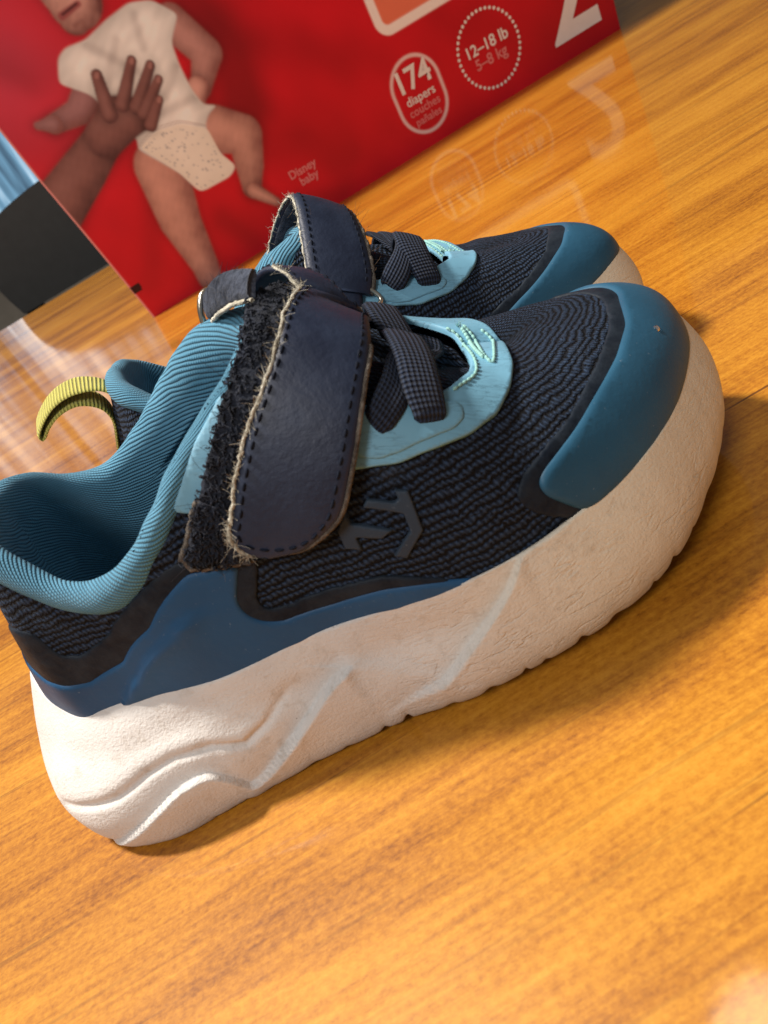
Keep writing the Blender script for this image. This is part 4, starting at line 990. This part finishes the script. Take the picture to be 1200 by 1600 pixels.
def paint():
    nx, nz = 520, 270
    u = np.linspace(0, 1, nx); z = np.concatenate([np.linspace(0, 215, 250), np.linspace(220, BH, nz - 250)])
    Z, U = np.meshgrid(z, u, indexing='ij'); S = left_s(Z) * (1 - U) + right_s(Z) * U
    P = np.stack([S.ravel(), Z.ravel()], -1)
    C = np.tile(lin(196, 16, 32), (len(P), 1))
    def over(d, col, soft=1.2, alpha=1.0):
        nonlocal C
        a = (1 - sstep(-soft, soft, d)) * alpha; col = np.asarray(col)
        C = C * (1 - a[:, None]) + (col if col.ndim == 2 else col[None]) * a[:, None]
    # printed red cloth with folds
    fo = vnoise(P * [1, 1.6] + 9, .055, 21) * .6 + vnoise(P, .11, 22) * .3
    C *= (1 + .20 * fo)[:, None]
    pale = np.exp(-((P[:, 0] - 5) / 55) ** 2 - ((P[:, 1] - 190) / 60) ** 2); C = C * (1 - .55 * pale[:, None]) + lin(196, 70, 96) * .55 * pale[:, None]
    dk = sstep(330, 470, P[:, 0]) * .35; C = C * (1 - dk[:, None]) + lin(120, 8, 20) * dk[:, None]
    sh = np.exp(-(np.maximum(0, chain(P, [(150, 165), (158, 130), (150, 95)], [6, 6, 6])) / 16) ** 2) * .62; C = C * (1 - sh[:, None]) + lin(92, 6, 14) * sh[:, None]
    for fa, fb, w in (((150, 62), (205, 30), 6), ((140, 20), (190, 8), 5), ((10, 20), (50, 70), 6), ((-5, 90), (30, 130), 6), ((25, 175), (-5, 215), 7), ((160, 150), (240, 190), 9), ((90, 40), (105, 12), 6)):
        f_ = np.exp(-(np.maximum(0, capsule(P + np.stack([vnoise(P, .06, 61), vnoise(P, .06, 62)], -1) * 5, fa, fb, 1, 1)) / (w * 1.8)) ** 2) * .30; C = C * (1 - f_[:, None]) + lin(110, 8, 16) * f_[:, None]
    skin, skin_d = lin(190, 136, 124), lin(132, 80, 76)
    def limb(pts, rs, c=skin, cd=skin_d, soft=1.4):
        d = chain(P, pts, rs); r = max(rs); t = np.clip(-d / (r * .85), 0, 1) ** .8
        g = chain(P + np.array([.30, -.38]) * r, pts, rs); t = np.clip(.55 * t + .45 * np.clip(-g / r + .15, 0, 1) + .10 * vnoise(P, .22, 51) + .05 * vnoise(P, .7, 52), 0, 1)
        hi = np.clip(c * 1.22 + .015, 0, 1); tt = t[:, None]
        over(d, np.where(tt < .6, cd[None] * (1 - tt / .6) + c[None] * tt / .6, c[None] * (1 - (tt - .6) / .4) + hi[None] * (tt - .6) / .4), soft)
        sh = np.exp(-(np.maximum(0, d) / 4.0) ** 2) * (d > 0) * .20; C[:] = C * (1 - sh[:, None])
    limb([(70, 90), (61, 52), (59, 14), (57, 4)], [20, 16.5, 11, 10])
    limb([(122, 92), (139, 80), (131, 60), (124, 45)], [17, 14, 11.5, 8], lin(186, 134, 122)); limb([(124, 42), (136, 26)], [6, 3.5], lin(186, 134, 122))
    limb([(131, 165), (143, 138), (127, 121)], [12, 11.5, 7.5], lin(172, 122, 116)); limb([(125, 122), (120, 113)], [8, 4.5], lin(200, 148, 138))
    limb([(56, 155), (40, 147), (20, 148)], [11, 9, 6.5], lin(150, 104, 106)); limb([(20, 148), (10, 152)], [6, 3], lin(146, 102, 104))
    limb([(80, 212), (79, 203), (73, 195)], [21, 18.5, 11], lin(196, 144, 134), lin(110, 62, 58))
    over(capsule(P, (66, 199), (80, 200.5), 2.6, 2.0), lin(150, 78, 78), 1.2); over(capsule(P, (67, 199.6), (79, 201), .7, .7), lin(70, 28, 32), .8)
    over(capsule(P, (70, 191), (76, 191.5), 1.0, 1.0), lin(118, 66, 62), 2.0, .6); over(capsule(P, (75, 209), (79, 209.5), 2.2, 2.2), lin(120, 66, 62), 1.6, .7)
    torso = [(48,180),(56,183),(71,181),(91,185),(111,187),(126,182),(138,167),(124,155),(121,141),(120,125),(122,111),(131,106),(122,104),(115,98),(115,77),(121,64),(113,60),(90,61),(86,62),(80,80),(62,108),(66,113),(61,123),(57,142),(54,152),(39,167)]
    d = polyd(P, torso); fold = vnoise(P * [1.2, 1], .16, 31)
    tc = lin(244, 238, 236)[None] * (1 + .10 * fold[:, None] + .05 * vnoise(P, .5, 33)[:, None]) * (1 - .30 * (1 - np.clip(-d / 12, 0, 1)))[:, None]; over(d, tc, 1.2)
    dia = [(64, 108), (80, 112), (100, 108), (116, 96), (115, 77), (121, 64), (113, 60), (90, 61), (86, 62), (80, 80)]
    dd = polyd(P, dia); over(dd, lin(236, 224, 212), 1.0, .8)
    rgd = np.random.default_rng(4)
    for _ in range(170):
        c_ = rgd.uniform([62, 60], [122, 112]); r_ = rgd.uniform(.25, .8); ii = np.where((np.abs(P[:, 0] - c_[0]) < 3) & (np.abs(P[:, 1] - c_[1]) < 3) & (dd < -2))[0]
        a_ = (1 - sstep(-.6, .6, np.hypot(*(P[ii] - c_).T) - r_))[:, None] * .65; C[ii] = C[ii] * (1 - a_) + lin(128, 128, 142) * a_
    for fa, fb in (((70, 178), (92, 150)), ((110, 180), (104, 160)), ((118, 140), (100, 128)), ((66, 150), (90, 172)), ((118, 118), (92, 120))):
        f_ = np.exp(-(np.maximum(0, capsule(P, fa, fb, .4, .4)) / 3.0) ** 2) * (d < -1) * .30; C = C * (1 - f_[:, None]) + lin(120, 104, 104) * f_[:, None]
    over(np.abs(polyd(P, [(63, 108), (80, 113), (100, 109), (117, 97), (117, 98), (100, 110.5), (80, 114.5), (63, 109.5)])) - .3, lin(160, 140, 134), .8, .6)
    hand, hd = lin(128, 84, 80), lin(84, 50, 50)
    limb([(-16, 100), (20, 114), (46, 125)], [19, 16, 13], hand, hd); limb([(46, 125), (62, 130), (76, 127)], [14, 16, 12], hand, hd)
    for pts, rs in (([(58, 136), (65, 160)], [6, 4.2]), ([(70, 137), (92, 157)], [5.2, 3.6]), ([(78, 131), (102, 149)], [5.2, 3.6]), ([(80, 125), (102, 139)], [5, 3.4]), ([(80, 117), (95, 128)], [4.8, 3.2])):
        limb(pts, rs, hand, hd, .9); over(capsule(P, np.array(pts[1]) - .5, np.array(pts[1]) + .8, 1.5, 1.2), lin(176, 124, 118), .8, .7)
    # rounded badge outline (its lower corner) and label outlines
    q = np.abs(P - np.array([330, 140])) - np.array([48, 42]); db = np.hypot(np.maximum(q[:, 0], 0), np.maximum(q[:, 1], 0)) + np.minimum(np.maximum(q[:, 0], q[:, 1]), 0) - 12
    over(db, lin(240, 226, 222), .8); over(db + 7, lin(226, 116, 88), .8)
    do = capsule(P, (283, 32), (283, 46), 23, 23); over(np.abs(do + 1.6) - 1.3, lin(226, 190, 190), .7)
    # paper edge and registration mark
    le = P[:, 0] - left_s(P[:, 1]); over(le - 1.2, lin(226, 150, 150), .8)
    m_ = (P[:, 0] > -2) & (P[:, 0] < 6) & (P[:, 1] > 23) & (P[:, 1] < 29); C[m_] = lin(50, 10, 14)
    V = np.stack([P[:, 0], -1.2 * np.sin(np.pi * np.clip(P[:, 0] / BW, 0, 1)) * np.sin(np.pi * np.clip(P[:, 1] / BH, 0, 1)), P[:, 1]], -1) * MM
    return V, grid_faces(len(z), nx)[:, ::-1], np.c_[np.clip(C * 1.12, 0, 1), np.ones(len(C))]
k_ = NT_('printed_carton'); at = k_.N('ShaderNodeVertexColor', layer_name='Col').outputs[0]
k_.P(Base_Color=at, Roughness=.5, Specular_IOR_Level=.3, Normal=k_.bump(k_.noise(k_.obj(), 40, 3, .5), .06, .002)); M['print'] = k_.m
M['card'] = mat_plain('red_card', tuple(lin(150, 14, 26)), .5, nscale=30)
M['ink'] = mat_plain('white_ink', tuple(lin(238, 226, 224)), .45, nscale=60, namp=.04, bump=0)
M['ink_pink'] = mat_plain('pink_ink', tuple(lin(226, 128, 130)), .45, nscale=60, namp=.04, bump=0)
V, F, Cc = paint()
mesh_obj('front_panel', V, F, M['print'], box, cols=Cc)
Vx = [(left_s(z) if s == 0 else right_s(z), y, z) for z in (0, BH) for s, y in ((0, .8), (1, .8), (1, BD), (0, BD))]
mesh_obj('carton_body', np.array(Vx) * MM, [(0, 3, 2, 1), (4, 5, 6, 7), (0, 1, 5, 4), (1, 2, 6, 5), (2, 3, 7, 6), (3, 0, 4, 7)], M['card'], box, smooth=False)
def printed(name, body, s, z, size, mat, bold=0.0, space=1.0):
    cu = bpy.data.curves.new(name, 'FONT'); cu.body = body; cu.size = size * MM; cu.align_x = 'CENTER'; cu.align_y = 'CENTER'; cu.offset = bold * MM; cu.space_character = space; cu.resolution_u = 4
    t = bpy.data.objects.new(name, cu); COL.objects.link(t); bpy.context.view_layer.update()
    me = bpy.data.meshes.new_from_object(t.evaluated_get(bpy.context.evaluated_depsgraph_get())); me.name = name
    bpy.data.objects.remove(t); bpy.data.curves.remove(cu)
    me.materials.clear(); me.materials.append(mat)
    yb = -1.2 * math.sin(math.pi * s / BW) * math.sin(math.pi * z / BH) - .5
    o = bpy.data.objects.new(name, me); COL.objects.link(o); o.parent = box
    o.location = (s * MM, yb * MM, z * MM); o.rotation_euler = (math.pi / 2, 0, 0); return o
printed('printed_count', '174', 282, 52, 23, M['ink'], .5)
printed('printed_word', 'diapers', 283, 37.5, 9.5, M['ink'], .12)
printed('printed_word', 'couches', 283, 29, 9, M['ink_pink'], .1)
printed('printed_word', 'pañales', 283, 21, 8.5, M['ink_pink'], .1)
printed('printed_weight', '12–18 lb', 352, 45, 12, M['ink'], .25)
printed('printed_weight', '5–8 kg', 352, 34, 11.5, M['ink_pink'], .2)
printed('printed_size', '2', 434, 47, 104, M['ink'], 1.4)
printed('printed_word', 'Disney', 167, 37, 9, M['ink_pink'], .2); printed('printed_word', 'baby', 169, 29, 9, M['ink_pink'], .2)
J = Join()
for a in np.linspace(0, 2 * math.pi, 44, endpoint=False):
    cs, cz = 353 + 28.5 * math.cos(a), 41 + 28.5 * math.sin(a); yb = -1.2 * math.sin(math.pi * cs / BW) * math.sin(math.pi * cz / BH) - .5
    th = np.linspace(0, 2 * math.pi, 10, endpoint=False); J.add((np.stack([cs + 1.35 * np.cos(th), yb + 0 * th, cz + 1.35 * np.sin(th)], -1), [tuple(range(10))]))
dr = mesh_obj('dotted_ring', np.vstack(J.V) * MM, J.F, M['ink'], box, smooth=False)
